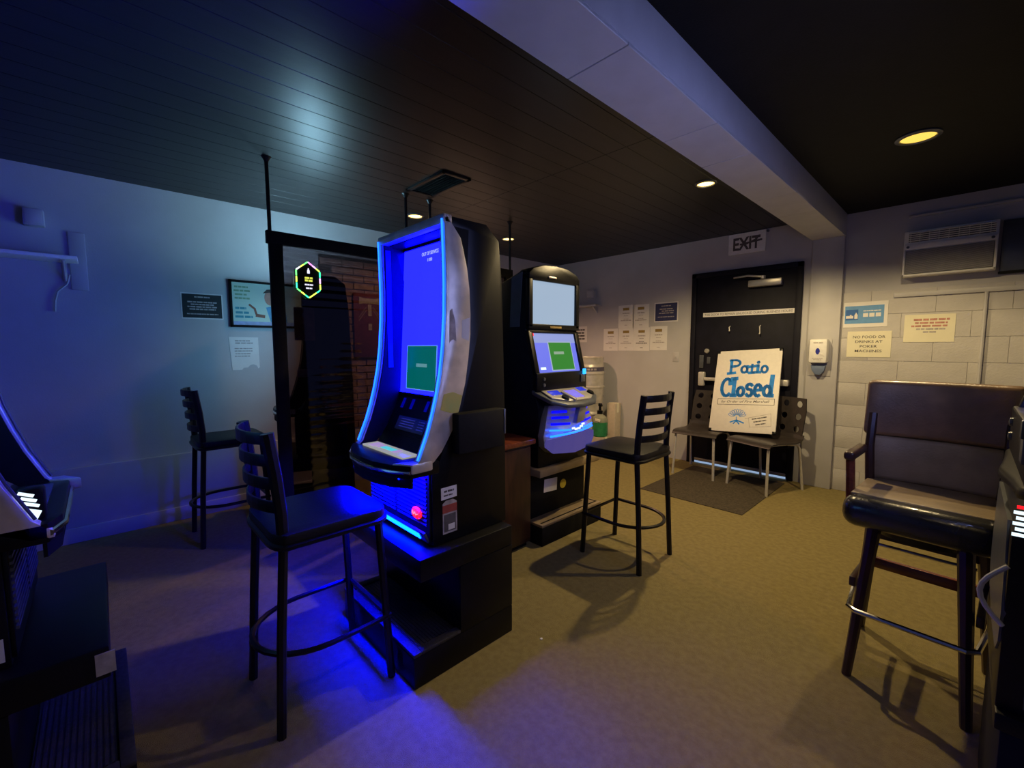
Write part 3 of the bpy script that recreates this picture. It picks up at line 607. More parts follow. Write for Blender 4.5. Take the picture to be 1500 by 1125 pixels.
# ================================================================== LADDER BACK BAR STOOLS
def stool(loc, rotz, label):
    """front at -y... back posts at +y; seat 0.69 high"""
    t = thing('bar_stool', label, 'bar stool', loc, (0, 0, rotz), 'black ladder-back bar stools')
    # seat pad, rounded front
    pts = []
    hw, hd, rr = 0.20, 0.20, 0.06
    for cx, cy, a0 in ((hw-rr*1.4, hd-rr*0.6, 0), (-hw+rr*1.4, hd-rr*0.6, 90), (-hw+rr, -hd+rr, 180), (hw-rr, -hd+rr, 270)):
        for q in range(5): a = R(a0 + 22.5*q); pts.append((cx + rr*math.cos(a)*(1.4 if cy > 0 else 1), cy + rr*math.sin(a)*(0.6 if cy > 0 else 1)))
    g = G().prism(pts, 'z', 0.655, 0.693, 0.010); s = g.obj('seat', M_vinyl, t)
    G().tube([(p[0]*0.99, p[1]*0.99, 0.648) for p in pts], 0.011, 6, closed=True).obj('seat_rim', M_bmetal, t)
    top = {}
    for sx in (-1, 1):
        G().tube([(sx*0.165, -0.165, 0.65), (sx*0.172, -0.18, 0.35), (sx*0.182, -0.195, 0.0)], [0.0155, 0.0155, 0.0155], 8).obj('leg', M_bmetal, t)
        G().tube([(sx*0.182, 0.205, 0.0), (sx*0.175, 0.188, 0.35), (sx*0.170, 0.168, 0.66)], 0.0155, 8).obj('leg', M_bmetal, t)
        G().tube([(sx*0.170, 0.168, 0.655), (sx*0.168, 0.170, 0.76), (sx*0.164, 0.180, 0.88), (sx*0.160, 0.198, 1.025)], [0.0155, 0.016, 0.017, 0.017], 8, flat=1.2).obj('back_post', M_bmetal, t)
    for k, zz in enumerate((0.775, 0.855, 0.932, 1.005)):
        yy = 0.170 + (zz-0.76)*0.10; w = 0.157 - 0.004*k
        n = 9; P = []
        for q in range(n):
            u = -1 + 2*q/(n-1); P.append((u*w, yy + 0.045*(1-u*u)))
        bm = [(p[0], p[1]) for p in P] + [(p[0], p[1]+0.010) for p in P[::-1]]
        G().prism(bm, 'z', zz-0.020, zz+0.020, 0.003).obj('back_slat', M_bmetal, t)
    ring = [(-0.186, -0.192, 0.255), (0.186, -0.192, 0.255), (0.188, -0.10, 0.255), (0.190, 0.03, 0.255)] + [(0.190*math.cos(a), 0.03 + 0.205*math.sin(a), 0.255) for a in [PI*q/14 for q in range(1, 14)]] + [(-0.190, 0.03, 0.255), (-0.188, -0.10, 0.255)]
    G().tube(ring, 0.0105, 6, closed=True).obj('foot_ring', M_bmetal, t)
    return t
stool((-1.425, 2.335, 0), -PI/2, 'black ladder-back bar stool standing free on the lit carpet')
stool((-1.685, 0.57, 0), PI, 'black ladder-back bar stool in blue light before the curved slot machine')
stool((-3.52, 0.62, 0), PI, 'black ladder-back bar stool beside the blue-lit left wall')

# ================================================================== PADDED BAR CHAIR
t = thing('padded_bar_chair', 'brown leather bar chair with wooden arms and chrome foot rail', 'bar chair', (-0.085, 2.29, 0), (0, 0, R(-3)))
for sx in (-1, 1):
    G().tube([(sx*0.125, -0.13, 0.60), (sx*0.165, -0.225, 0.0)], [0.024, 0.016], 8).obj('leg', M_darkwood, t)
    G().tube([(sx*0.165, 0.13, 0.60), (sx*0.205, 0.20, 0.0)], [0.028, 0.02], 8).obj('leg', M_darkwood, t)
G().b2(-0.165, 0.165, 0.135, 0.16, 0.455, 0.505, 0.004).obj('stretcher', M_darkwood, t)
G().b2(-0.165, 0.165, 0.15, 0.175, 0.315, 0.36, 0.004).obj('stretcher', M_redwood, t)
for sx in (-1, 1): G().box((sx*0.175, -0.01, 0.36), (0.022, 0.32, 0.04), 0.004).obj('stretcher', M_darkwood, t)
G().tube([(-0.20, 0.12, 0.275), (-0.195, -0.02, 0.275), (-0.175, -0.21, 0.275), (-0.15, -0.232, 0.275), (0.15, -0.232, 0.275), (0.175, -0.21, 0.275), (0.195, -0.02, 0.275), (0.20, 0.12, 0.275)], 0.0095, 8).obj('foot_rail', M_bright, t)
G().tube([(-0.15, 0.122, 0.435), (0.15, 0.122, 0.435)], 0.007, 8).obj('foot_rail', M_bright, t)
G().lathe([(0, 0.56), (0.15, 0.56), (0.17, 0.60), (0.0, 0.60)], (0, 0, 0), 20).obj('swivel_base', M_bmetal, t)
g = G().box((0, -0.01, 0.655), (0.44, 0.42, 0.115), 0.045, seg=4)
g.bend(lambda c: (c.x, c.y - 0.02*(1-(c.x/0.22)**2), c.z + (0.018*(1-(c.x/0.22)**2)*(1-((c.y+0.01)/0.22)**2) if c.z > 0.66 else 0))); st = g.obj('seat', M_leatherblk, t)
g = G().box((0, 0.015, 0.7105), (0.405, 0.33, 0.012), 0.005, seg=3); g.bend(lambda c: (c.x, c.y - 0.012*(1-(c.x/0.22)**2), c.z + 0.019*(1-(c.x/0.22)**2)*(1-((c.y+0.01)/0.22)**2))); g.obj('seat_top', M_leather2, st)  # paler than the black seat: lamp light on its top put into the colour
def wrap(c): return (c.x, c.y - 0.55*(c.x**2) + (c.z-0.70)*0.18, c.z)
def padded(w, z0, z1, th, y):
    g = G(); bm = bmesh.new(); nx, nz = 14, 6; g.box((0, y, (z0+z1)/2), (w, th, z1-z0), 0.02, seg=3)
    bmesh.ops.subdivide_edges(g.bm, edges=[e for e in g.bm.edges if abs(e.verts[0].co.x-e.verts[1].co.x) > 0.1], cuts=12, use_grid_fill=True); g.bend(wrap); return g
padded(0.47, 0.905, 1.145, 0.065, 0.185).obj('back_pad', M_leather, t)
padded(0.43, 0.715, 0.905, 0.05, 0.185).obj('lumbar_pad', M_leather2, t)  # tan pad, made paler with the light on it put into the colour
for sx in (-1, 1):
    a = G().box((sx*0.222, -0.0, 0.852), (0.038, 0.24, 0.036), 0.012, seg=3).obj('armrest', M_darkwood, t)
    G().tube([(sx*0.212, -0.09, 0.64), (sx*0.222, -0.09, 0.84)], 0.016, 8).obj('arm_post', M_redwood, t)
    G().tube([(sx*0.19, 0.14, 0.64), (sx*0.205, 0.155, 0.86), (sx*0.205, 0.19, 1.0)], 0.017, 8).obj('arm_post', M_darkwood, t)

# ================================================================== CHAIRS BY THE DOOR, BOARD, MAT
def perforated(w, h, nx, ny, r, th):
    bm = bmesh.new(); cw, ch = w/nx, h/ny; N = 16
    for i in range(nx):
        for j in range(ny):
            cx, cz = -w/2 + cw*(i+.5), ch*(j+.5); inn = []; out = []
            for k in range(N):
                a = 2*PI*k/N + PI/N*0; ca, sa = math.cos(a), math.sin(a); inn.append((cx + r*ca, cz + r*sa))
                s_ = 1/max(abs(ca)/(cw/2), abs(sa)/(ch/2)); out.append((cx + s_*ca, cz + s_*sa))
            F = {}
            for nm, P, y in (('if', inn, -th/2), ('of', out, -th/2), ('ib', inn, th/2), ('ob', out, th/2)): F[nm] = [bm.verts.new((p[0], y, p[1])) for p in P]
            corners = {}
            for k in range(N):
                q = (k+1) % N
                bm.faces.new((F['if'][k], F['if'][q], F['of'][q], F['of'][k])); bm.faces.new((F['ib'][q], F['ib'][k], F['ob'][k], F['ob'][q])); bm.faces.new((F['if'][q], F['if'][k], F['ib'][k], F['ib'][q]))
                a, b = out[k], out[q]
                if abs(a[0]-b[0]) > 1e-4 and abs(a[1]-b[1]) > 1e-4:
                    cxn = cx + math.copysign(cw/2, (a[0]+b[0])/2-cx); czn = cz + math.copysign(ch/2, (a[1]+b[1])/2-cz)
                    v1 = bm.verts.new((cxn, -th/2, czn)); v2 = bm.verts.new((cxn, th/2, czn)); bm.faces.new((F['of'][k], F['of'][q], v1)); bm.faces.new((F['ob'][q], F['ob'][k], v2))
    bmesh.ops.remove_doubles(bm, verts=bm.verts, dist=1e-4); bmesh.ops.recalc_face_normals(bm, faces=bm.faces)
    g = G(); g.bm.free(); g.bm = bm; return g
def shell_chair(loc, rotz, label):
    t = thing('shell_chair', label, 'chair', loc, (0, 0, rotz), 'perforated shell chairs before the exit door')
    # seat: shallow dished sheet with rolled front
    path = [(-0.225, 0.415), (-0.215, 0.432), (-0.19, 0.444), (-0.12, 0.446), (0.0, 0.438), (0.10, 0.434), (0.17, 0.440), (0.205, 0.462), (0.218, 0.50)]
    g = G().sheet(path, -0.215, 0.215, 0.010); g.obj('seat', M_shell, t)
    g = perforated(0.40, 0.335, 3, 3, 0.029, 0.010)
    g.bend(lambda c: (c.x*(1-0.10*max(0, (c.z-0.22))/0.12), c.y + 0.222 + c.z*0.20 - 0.35*c.x*c.x, 0.49 + c.z)); g.obj('backrest', M_shell, t, 50)
    for sx in (-1, 1):
        G().tube([(sx*0.15, -0.10, 0.430), (sx*0.175, -0.185, 0.428), (sx*0.185, -0.205, 0.405), (sx*0.20, -0.225, 0.0)], 0.0115, 8).obj('leg', M_whitemetal, t)
        G().tube([(sx*0.15, 0.10, 0.420), (sx*0.18, 0.175, 0.415), (sx*0.19, 0.195, 0.39), (sx*0.205, 0.245, 0.0)], 0.0115, 8).obj('leg', M_whitemetal, t)
        G().tube([(sx*0.15, -0.12, 0.428), (sx*0.15, 0.12, 0.420)], 0.009, 6).obj('seat_rail', M_whitemetal, t)
    return t
shell_chair((-1.835, 4.425, 0), R(2), 'dark perforated shell chair with pale legs, left of the two at the exit')
shell_chair((-1.245, 4.375, 0), R(-20), 'dark perforated shell chair with pale legs, right one at the exit, turned')
tag(G().b2(-2.0, -1.13, 3.51, 4.62, 0.0, 0.006, 0.002).obj('door_mat', M_mat), 'dark rectangular door mat on the carpet before the exit door', 'mat')
# sign board
th_ = math.atan2(0.33, 0.79)
t = thing('sign_board', 'white hand-lettered patio closed board propped on the two chairs', 'sign', (-1.468, 4.405, 0.476))
t.rotation_euler = (Matrix.Rotation(PI/2 - th_, 3, 'X') @ Matrix.Rotation(R(4), 3, 'Z')).to_euler()
bw_, bh_ = 0.590, 0.85; c_ = 0.025
ol = [(-bw_/2+c_, 0), (bw_/2-c_, 0), (bw_/2, c_), (bw_/2, bh_-c_), (bw_/2-c_, bh_), (-bw_/2+c_, bh_), (-bw_/2, bh_-c_), (-bw_/2, c_)]
G().prism(ol, 'z', -0.018, 0.0, 0.002).obj('board', mat('white_board', (0.80, 0.76, 0.70), 0.45, noise=0.03), t)
for sx in (-1, 1):
    for yy in (0.012, bh_-0.012): G().box((sx*(bw_/2-0.012), yy, -0.009), (0.030, 0.030, 0.021), 0.004).obj('corner_cap', M_black, t)
def arc(cx, cy, rx, ry, a0, a1, n=10): return [(cx + rx*math.cos(R(a0 + (a1-a0)*i/n)), cy + ry*math.sin(R(a0 + (a1-a0)*i/n))) for i in range(n+1)]
STK = {  # letter strokes in a 1-high cell: (advance, strokes)
 'P': (0.80, [[(0.12, 0.0), (0.12, 1.0)], [(0.02, 0.98), (0.12, 1.0)] + arc(0.36, 0.76, 0.34, 0.24, 90, -90), [(0.36, 0.52), (0.12, 0.50)], [(-0.06, -0.02), (0.42, 0.02)]]),
 'a': (0.52, [arc(0.22, 0.26, 0.19, 0.24, 20, 380, 14), [(0.42, 0.52), (0.42, 0.06), (0.50, 0.02)]]),
 't': (0.44, [[(0.20, 0.62), (0.20, 0.05), (0.34, 0.03)], [(0.02, 0.46), (0.40, 0.50)], [(0.06, 0.0), (0.36, 0.02)]]),
 'i': (0.34, [[(0.14, 0.02), (0.14, 0.52)], [(0.02, 0.02), (0.30, 0.02)], [(0.04, 0.50), (0.14, 0.52)], arc(0.14, 0.76, 0.035, 0.035, 0, 360, 6)]),
 'o': (0.50, [arc(0.22, 0.26, 0.18, 0.24, 0, 360, 14)]),
 'C': (0.66, [arc(0.36, 0.50, 0.30, 0.50, 50, 310, 14), [(0.54, 0.90), (0.56, 0.70)]]),
 'l': (0.34, [[(0.14, 0.02), (0.14, 1.02)], [(0.0, 1.0), (0.26, 1.02)], [(0.02, 0.02), (0.26, 0.02)]]),
 's': (0.48, [arc(0.22, 0.52, 0.16, 0.15, 30, 270, 8) + arc(0.22, 0.18, 0.17, 0.19, 90, -150, 8)]),
 'e': (0.52, [[(0.06, 0.34), (0.40, 0.36)] + arc(0.23, 0.34, 0.18, 0.32, 10, 300, 12)]),
 'd': (0.58, [arc(0.22, 0.28, 0.18, 0.27, 20, 380, 14), [(0.46, 1.12), (0.42, 0.02)], [(0.42, 0.02), (0.52, 0.02)]]),
}
def handword(s, x0, y0, h, w, sw, m, parent):
    g = G(); adv = sum(STK[c][0] for c in s); k = w/adv; x = x0
    for i, c in enumerate(s):
        a, ss = STK[c]
        for st_ in ss: g.ribbon([(x + p[0]*k, y0 + p[1]*h + 0.004*math.sin(3*i)) for p in st_], sw*(1.25 if len(st_) == 2 else 1.0), 0.001, 0.0006 + 0.0002*(i % 3))
        x += a*k
    return g.obj('lettering', m, parent)
handword('Patio', -0.165, 0.605, 0.140, 0.36, 0.022, M_marker, t)
handword('Closed', -0.225, 0.365, 0.178, 0.475, 0.031, M_marker, t)
text('by Order of Fire Marshall', 0.43, 0.030, M_ink, t, (0.01, 0.305, 0.0), (0, 0, R(1)), shear=0.25, fat=0.006)
g = G(); g.ribbon([(-0.24, 0.274), (0.265, 0.278), (0.265, 0.338), (-0.24, 0.333), (-0.24, 0.274)], 0.004, 0.001, 0.0005); g.obj('ruled_box', M_ink, t)
g = G()
for k in range(9):
    a = R(20 + 17.5*k); cx, cy = -0.045 + 0.055*math.cos(a), 0.15 + 0.050*math.sin(a); pts = []
    for q in range(9):
        b = 2*PI*q/8; lx, ly = 0.030*math.cos(b), 0.012*math.sin(b); pts.append((cx + lx*math.cos(a) - ly*math.sin(a), cy + lx*math.sin(a) + ly*math.cos(a)))
    g.ribbon(pts, 0.0035, 0.001, 0.0005)
g.ribbon([(-0.10, 0.095), (-0.045, 0.118), (0.02, 0.092)], 0.012, 0.001, 0.0005); g.ribbon([(-0.07, 0.082), (-0.045, 0.115), (-0.02, 0.08)], 0.010, 0.001, 0.0005); g.ribbon([(-0.045, 0.10), (-0.05, 0.15)], 0.006, 0.001, 0.0005)
g.obj('doodle', M_marker, t)
g = G(); g.ribbon([(0.075, 0.055), (0.255, 0.075), (0.245, 0.195), (0.06, 0.145), (0.075, 0.055)], 0.003, 0.001, 0.0005); g.ribbon([(0.03, 0.135), (0.075, 0.15)], 0.003, 0.001, 0.0005)
cb = g.obj('caption_box', M_inkgrey, t)
d = dashes([(0, 0.030, 0.13, 0.010), (0, 0.0, 0.11, 0.010), (0, -0.030, 0.09, 0.010)], M_ink, cb, 0.0008); d.location = (0.158, 0.118, 0); d.rotation_euler = (0, 0, R(13))

# ================================================================== THINGS ON THE DOOR WALL
def wall_sheet(name, label, cat, rot, loc, w, h, m, tilt=0.0, group=None, th=0.0015):
    t = thing(name, label, cat, loc, rot, group)
    if tilt: t.rotation_euler = (Matrix.Rotation(rot[2], 3, 'Z') @ Matrix.Rotation(rot[0], 3, 'X') @ Matrix.Rotation(R(tilt), 3, 'Z')).to_euler()
    G().b2(-w/2, w/2, -h/2, h/2, 0.0005, th).obj('sheet', m, t)
    return t
# exit sign with struck-through lettering
t = wall_sheet('exit_sign', 'white EXIT sign with black letters crossed out above the door', 'sign', BACK, bk(-1.60, 2.322), 0.34, 0.20, M_white, th=0.022)
text('EXIT', 0.25, 0.125, M_ink, t, (-0.0, -0.002, 0.022), fat=0.028, th=0.001)
g = G(); g.ribbon([(-0.055, -0.008), (0.135, 0.012)], 0.018, 0.001, 0.0235); g.ribbon([(-0.02, -0.02), (0.10, 0.03)], 0.012, 0.001, 0.0238); g.obj('strike_mark', M_ink, t)
G().lathe([(0, 0), (0.012, 0), (0.012, 0.02), (0, 0.02)], (0.185, 0.085, 0.0), 10).obj('screw', M_gunmetal, t)
# six notices
PN = [(-2.965, 1.664, 'upper left'), (-2.760, 1.660, 'upper right'), (-3.182, 1.381, 'bottom row, far left'), (-2.960, 1.383, 'second in bottom row'), (-2.745, 1.383, 'third in bottom row'), (-2.525, 1.390, 'bottom row, far right')]
for x, z, s in PN:
    t = wall_sheet('wall_notice', 'white printed notice with ochre heading, %s of the six on the wall' % s, 'notice', BACK, bk(x, z), 0.214, 0.279, M_paper, group='six printed notices on the door wall')
    G().box((0, 0.092, 0.0018), (0.085, 0.032, 0.0008)).obj('heading', M_goldprint, t)
    dashes([(0, 0.040, 0.10, 0.013)], M_inkgrey, t, 0.0018); dashes([(0, 0.010, 0.06, 0.006), (0, -0.030, 0.07, 0.007), (0, -0.048, 0.15, 0.011), (0, -0.105, 0.04, 0.008)], M_ink if 'third' in s else M_inkgrey, t, 0.0018)
t = wall_sheet('wall_sign', 'small navy printed sign with white border beside the six notices', 'sign', BACK, bk(-2.44, 1.69), 0.29, 0.225, M_paper)
G().box((0, 0, 0.002), (0.265, 0.20, 0.001)).obj('print', M_navy, t)
dashes([(0, 0.07, 0.12, 0.010), (0.0, 0.035, 0.16, 0.012), (0.02, 0.012, 0.15, 0.012), (0.0, -0.012, 0.18, 0.012), (0, -0.055, 0.20, 0.010)], M_inkgrey, t, 0.0028)
t = wall_sheet('wall_sign', 'white lettered sign half hidden behind the upright poker machine', 'sign', BACK, bk(-3.70, 1.459), 0.29, 0.212, M_paper)
dashes([(0.0, 0.06, 0.22, 0.022), (0.0, 0.02, 0.20, 0.022), (0.01, -0.02, 0.20, 0.022), (0.0, -0.06, 0.22, 0.022)], M_ink, t, 0.0018)
t = thing('wall_shelf', 'short pale shelf high on the door wall above the kegs', 'shelf', bk(-3.55, 1.815))
G().b2(-0.22, 0.22, -0.13, 0.0, 0.0, 0.025, 0.003).obj('board', M_trimpaint, t)
for sx in (-0.15, 0.15): G().prism([(0, 0), (0, -0.09), (-0.10, 0)], 'x', sx-0.008, sx+0.008).obj('bracket', M_trimpaint, t)
t = thing('wall_box', 'small pale box mounted above the short shelf near the corner', 'box', bk(-3.47, 1.98)); G().b2(-0.06, 0.06, -0.06, 0, -0.05, 0.05, 0.006).obj('body', M_trimpaint, t); G().b2(-0.045, 0.045, -0.064, -0.058, -0.035, 0.035, 0.003).obj('cover', M_trimpaint, t)
t = thing('wall_plate', 'small pale switch plate on the wall left of the door', 'switch', bk(-2.305, 1.175)); G().b2(-0.035, 0.035, -0.006, 0, -0.055, 0.055, 0.003).obj('plate', M_trimpaint, t); G().b2(-0.008, 0.008, -0.012, -0.005, -0.014, 0.014, 0.002).obj('toggle', M_trimpaint, t)
# hand sanitizer dispenser on the pilaster
t = thing('soap_dispenser', 'cream wall dispenser with grey-blue drip tray on the pilaster', 'dispenser', (-0.932, YB-0.046, 1.125))
G().b2(-0.068, 0.068, -0.095, -0.004, 0.02, 0.232, 0.016).obj('housing', M_white, t)
G().b2(-0.085, 0.085, -0.004, 0.0, -0.10, 0.235, 0.003).obj('back_plate', M_trimpaint, t)
g = G().prism([(-0.055, 0.0), (0.055, 0.0), (0.045, -0.05), (0.02, -0.085), (-0.02, -0.085), (-0.045, -0.05)], 'y', -0.055, -0.005, 0.004); g.obj('drip_tray', mat('tray_blue', (0.16, 0.21, 0.34), 0.4, noise=0.05), t)
G().prism([(0.016*math.cos(a*PI/8), 0.028*math.sin(a*PI/8)+0.125) for a in range(16)], 'y', -0.097, -0.094).obj('blue_drop', mat('drop_blue', (0.03, 0.04, 0.35), 0.4, noise=0.05), t)
g = G(); [g.box((0.02+0.011*q, -0.096, 0.10-0.004*q), (0.008, 0.003, 0.03), 0.001, rot=Matrix.Rotation(R(-30), 3, 'Y')) for q in range(3)]; g.obj('white_hand', M_paper, t)
d = dashes([(0, 0.20, 0.075, 0.009)], M_inkgrey, t, 0.0); d.rotation_euler = BACK; d.location = (0, -0.0958, 0)
d = dashes([(0, 0.062, 0.08, 0.005), (0, 0.05, 0.06, 0.005)], M_inkgrey, t, 0.0); d.rotation_euler = BACK; d.location = (0, -0.0958, 0)
# three sheets right of the pilaster
OF = 0.008
t = wall_sheet('wall_sign', 'light blue hand-washing sign with white border on the block wall', 'sign', BACK, bk(-0.635, 1.564, OF), 0.295, 0.215, M_paper, 0.5)
G().box((-0.008, 0.0, 0.002), (0.262, 0.150, 0.001)).obj('print', M_bluesign, t)
g = G().box((-0.09, 0.0, 0.003), (0.085, 0.09, 0.001)); ic = g.obj('icon', mat('icon_blue', (0.03, 0.13, 0.42), 0.6, noise=0.05), t)
g = G(); g.box((-0.105, -0.018, 0.004), (0.05, 0.022, 0.001)); g.box((-0.098, -0.004, 0.004), (0.012, 0.012, 0.001)); g.prism([(-0.072, -0.034), (-0.05, -0.034), (-0.05, 0.0), (-0.057, 0.008), (-0.057, 0.018), (-0.065, 0.018), (-0.065, 0.008), (-0.072, 0.0)], 'z', 0.0035, 0.0045); g.obj('hand_and_bottle', M_paper, ic)
dashes([(0.045, 0.03, 0.12, 0.008)], M_paper, t, 0.003); g = G(); [g.box((0.045+0.042*q, -0.005, 0.003), (0.034, 0.032, 0.001)) for q in (-1, 0, 1)]; g.obj('word_block', M_paper, t)
t = wall_sheet('wall_sign', 'cream sign forbidding food or drinks at poker machines', 'sign', BACK, bk(-0.60, 1.311, OF), 0.293, 0.22, M_paperY)
for q, (s, w) in enumerate((('NO FOOD OR', 0.215), ('DRINKS AT', 0.18), ('POKER', 0.115), ('MACHINES', 0.18))): text(s, w, 0.022, M_ink, t, (0.0, 0.062-0.040*q, 0.0015), fat=0.012)
t = wall_sheet('wall_sign', 'cream sheet with faded red lettering on the block wall', 'sign', BACK, bk(-0.235, 1.435, OF), 0.292, 0.218, M_paperY)
dashes([(0.01, 0.068, 0.21, 0.016), (0.01, 0.042, 0.19, 0.014), (0.0, 0.018, 0.21, 0.014)], M_inkred, t, 0.0018); dashes([(0.01, -0.006, 0.17, 0.012), (0.005, -0.030, 0.08, 0.012)], M_inkgrey, t, 0.0018)
# wall air conditioner
t = thing('air_conditioner', 'white through-wall air conditioner high on the block wall', 'air conditioner', bk(-0.16, 1.84))
G().b2(-0.252, 0.252, -0.10, 0.0, 0.0, 0.35, 0.008).obj('casing', M_white, t)
g = G(); g.b2(-0.235, 0.235, -0.108, -0.098, 0.018, 0.20, 0.003); gb = g.obj('grille_back', M_gunmetal, t)
g = G()
for q in range(24): g.b2(-0.232, 0.232, -0.114, -0.107, 0.022+0.0074*q, 0.0262+0.0074*q)
stuff(g.obj('grille_fins', mat('ac_fins', (0.40, 0.38, 0.36), 0.5, noise=0.06), gb))
g = G(); g.b2(-0.25, 0.25, -0.118, -0.10, 0.0, 0.016, 0.003); g.b2(-0.25, -0.237, -0.118, -0.10, 0.0, 0.21, 0.003); g.b2(0.237, 0.25, -0.118, -0.10, 0.0, 0.21, 0.003); g.b2(-0.25, 0.25, -0.118, -0.10, 0.205, 0.245, 0.003); g.obj('grille_frame', M_white, t)
vb = G().b2(-0.225, 0.235, -0.104, -0.098, 0.262, 0.335).obj('outlet', M_gunmetal, t)
for q in range(5): G().box((0.005, -0.106, 0.270+0.0145*q), (0.46, 0.016, 0.002), rot=Matrix.Rotation(R(-25), 3, 'X')).obj('louvre', M_white, vb)
for q in range(9): G().b2(-0.215+0.053*q, -0.212+0.053*q, -0.112, -0.10, 0.262, 0.335).obj('divider', M_white, vb)
for sx in (-0.225, 0.225): G().lathe([(0, 0), (0.010, 0), (0.008, 0.008), (0, 0.01)], (0, 0, 0), 12).xf(Matrix.Translation((sx, -0.117, 0.225)) @ Matrix.Rotation(PI/2, 4, 'X')).obj('knob', M_gunmetal, t)
t = thing('wall_cover', 'dark cover panel in the wall opening right of the air conditioner', 'panel', bk(0.35, 1.83))
G().b2(-0.24, 0.24, -0.02, 0.0, 0.0, 0.36, 0.003).obj('cover', M_gunmetal, t); G().b2(-0.245, 0.245, -0.028, -0.018, -0.02, 0.0, 0.002).obj('ledge', M_blacksoft, t); G().b2(-0.08, 0.2, -0.026, -0.018, 0.06, 0.30, 0.002).obj('dark_inset', M_blacksoft, t)
tag(G().tube([(0.058, YB-0.026, 0.0), (0.058, YB-0.026, 1.69)], 0.011, 8).obj('conduit', M_trimpaint), 'thin painted conduit running down the block wall', 'pipe')

# ================================================================== KEGS AND CORNER ITEMS
def keg(z, label):
    t = thing('beer_keg', label, 'keg', (-3.33, 4.50, z), group='steel beer kegs in the corner')
    G().lathe([(0.0, 0.05), (0.17, 0.05), (0.195, 0.10), (0.197, 0.19), (0.205, 0.20), (0.205, 0.215), (0.197, 0.225), (0.197, 0.36), (0.205, 0.37), (0.205, 0.385), (0.197, 0.395), (0.195, 0.48), (0.17, 0.52), (0.06, 0.535), (0, 0.535)], (0, 0, 0), 32).obj('barrel', M_keg, t)
    G().lathe([(0.180, 0.48), (0.190, 0.48), (0.190, 0.565), (0.194, 0.575), (0.184, 0.58), (0.180, 0.565)], (0, 0, 0), 32).obj('top_chime', M_keg, t)
    G().lathe([(0.175, 0.08), (0.180, 0.012), (0.176, 0.0), (0.186, 0.0), (0.190, 0.012), (0.190, 0.08)], (0, 0, 0), 32).obj('bottom_chime', M_keg, t)
    G().lathe([(0.1975, 0.405), (0.1995, 0.405), (0.1995, 0.455), (0.1975, 0.455)], (0, 0, 0), 32).obj('label_band', M_blueband, t)
    dd = G()
    for q in range(7): a = R(-100 + 12*q); dd.box((0.2005*math.cos(a), 0.2005*math.sin(a), 0.43), (0.002, 0.03, 0.022), rot=Matrix.Rotation(a, 3, 'Z'))
    dd.obj('band_marks', M_inkgrey, t)
    return t
keg(0.0, 'steel beer keg on the floor, lower of the stacked pair')
keg(0.585, 'steel beer keg with dark label band, upper of the stacked pair')
def carton(loc, d, m, label):
    t = thing('carton', label, 'box', loc); G().b2(-d[0]/2, d[0]/2, -d[1]/2, d[1]/2, 0, d[2], 0.004).obj('box', m, t)
    G().b2(-d[0]/2-0.001, d[0]/2+0.001, -0.02, 0.02, d[2]*0.8, d[2]+0.001).obj('tape', M_paperY, t)
carton((-3.065, 4.69, 0), (0.12, 0.13, 0.585), mat('pale_carton', (0.55, 0.47, 0.36), 0.8, noise=0.06), 'tall pale carton on the floor beside the kegs')
carton((-3.05, 4.20, 0), (0.42, 0.19, 0.25), M_cardboard, 'low cardboard carton under the pump bottles')
def liquid_mat(name, col, rough=0.15):
    m = mat(name, col, rough, noise=0.1, nscale=20); b = m.node_tree.nodes['Principled BSDF']; b.inputs['Transmission Weight'].default_value = 0.55; b.inputs['IOR'].default_value = 1.3
    return m
def jug(loc, liq, clear, label, pump):
    t = thing('pump_bottle', label, 'bottle', loc, group='big bottles behind the bar stool')
    prof = [(0.0, 0.0), (0.085, 0.0), (0.092, 0.012), (0.092, 0.19), (0.080, 0.225), (0.040, 0.25), (0.030, 0.27), (0, 0.27)]
    G().lathe([(0.0, 0.001), (0.083, 0.001), (0.093, 0.013), (0.093, 0.17), (0, 0.17)], (0, 0, 0), 20).obj('liquid', liq, t)
    G().lathe([(0.093, 0.17), (0.092, 0.19), (0.080, 0.225), (0.040, 0.25), (0.030, 0.27), (0, 0.27)], (0, 0, 0), 20).obj('shoulder', clear, t)
    if pump:
        p = G().lathe([(0.0, 0.26), (0.034, 0.26), (0.034, 0.30), (0.016, 0.305), (0.014, 0.35), (0.022, 0.355), (0.022, 0.385), (0, 0.39)], (0, 0, 0), 16).obj('pump', M_black, t)
        G().tube([(0, 0, 0.375), (0.04, -0.03, 0.378), (0.055, -0.042, 0.362)], 0.010, 8).obj('spout', M_black, p)
        G().box((0.03, -0.0885, 0.20), (0.07, 0.004, 0.03), 0.001, rot=Matrix.Rotation(R(8), 3, 'Y')).obj('label_patch', M_paperY, t)
    else: G().lathe([(0, 0.26), (0.034, 0.26), (0.034, 0.295), (0, 0.295)], (0, 0, 0), 16).obj('cap', M_white, t)
jug((-2.935, 4.205, 0.25), liquid_mat('green_gel', (0.06, 0.38, 0.16)), liquid_mat('cloudy_clear', (0.55, 0.56, 0.42)), 'green hand sanitizer jug with black pump beyond the bar stool', True)
jug((-3.135, 4.205, 0.25), liquid_mat('violet_gel', (0.34, 0.24, 0.40)), liquid_mat('violet_clear', (0.40, 0.30, 0.44)), 'violet tinted jug next to the green pump bottle', False)

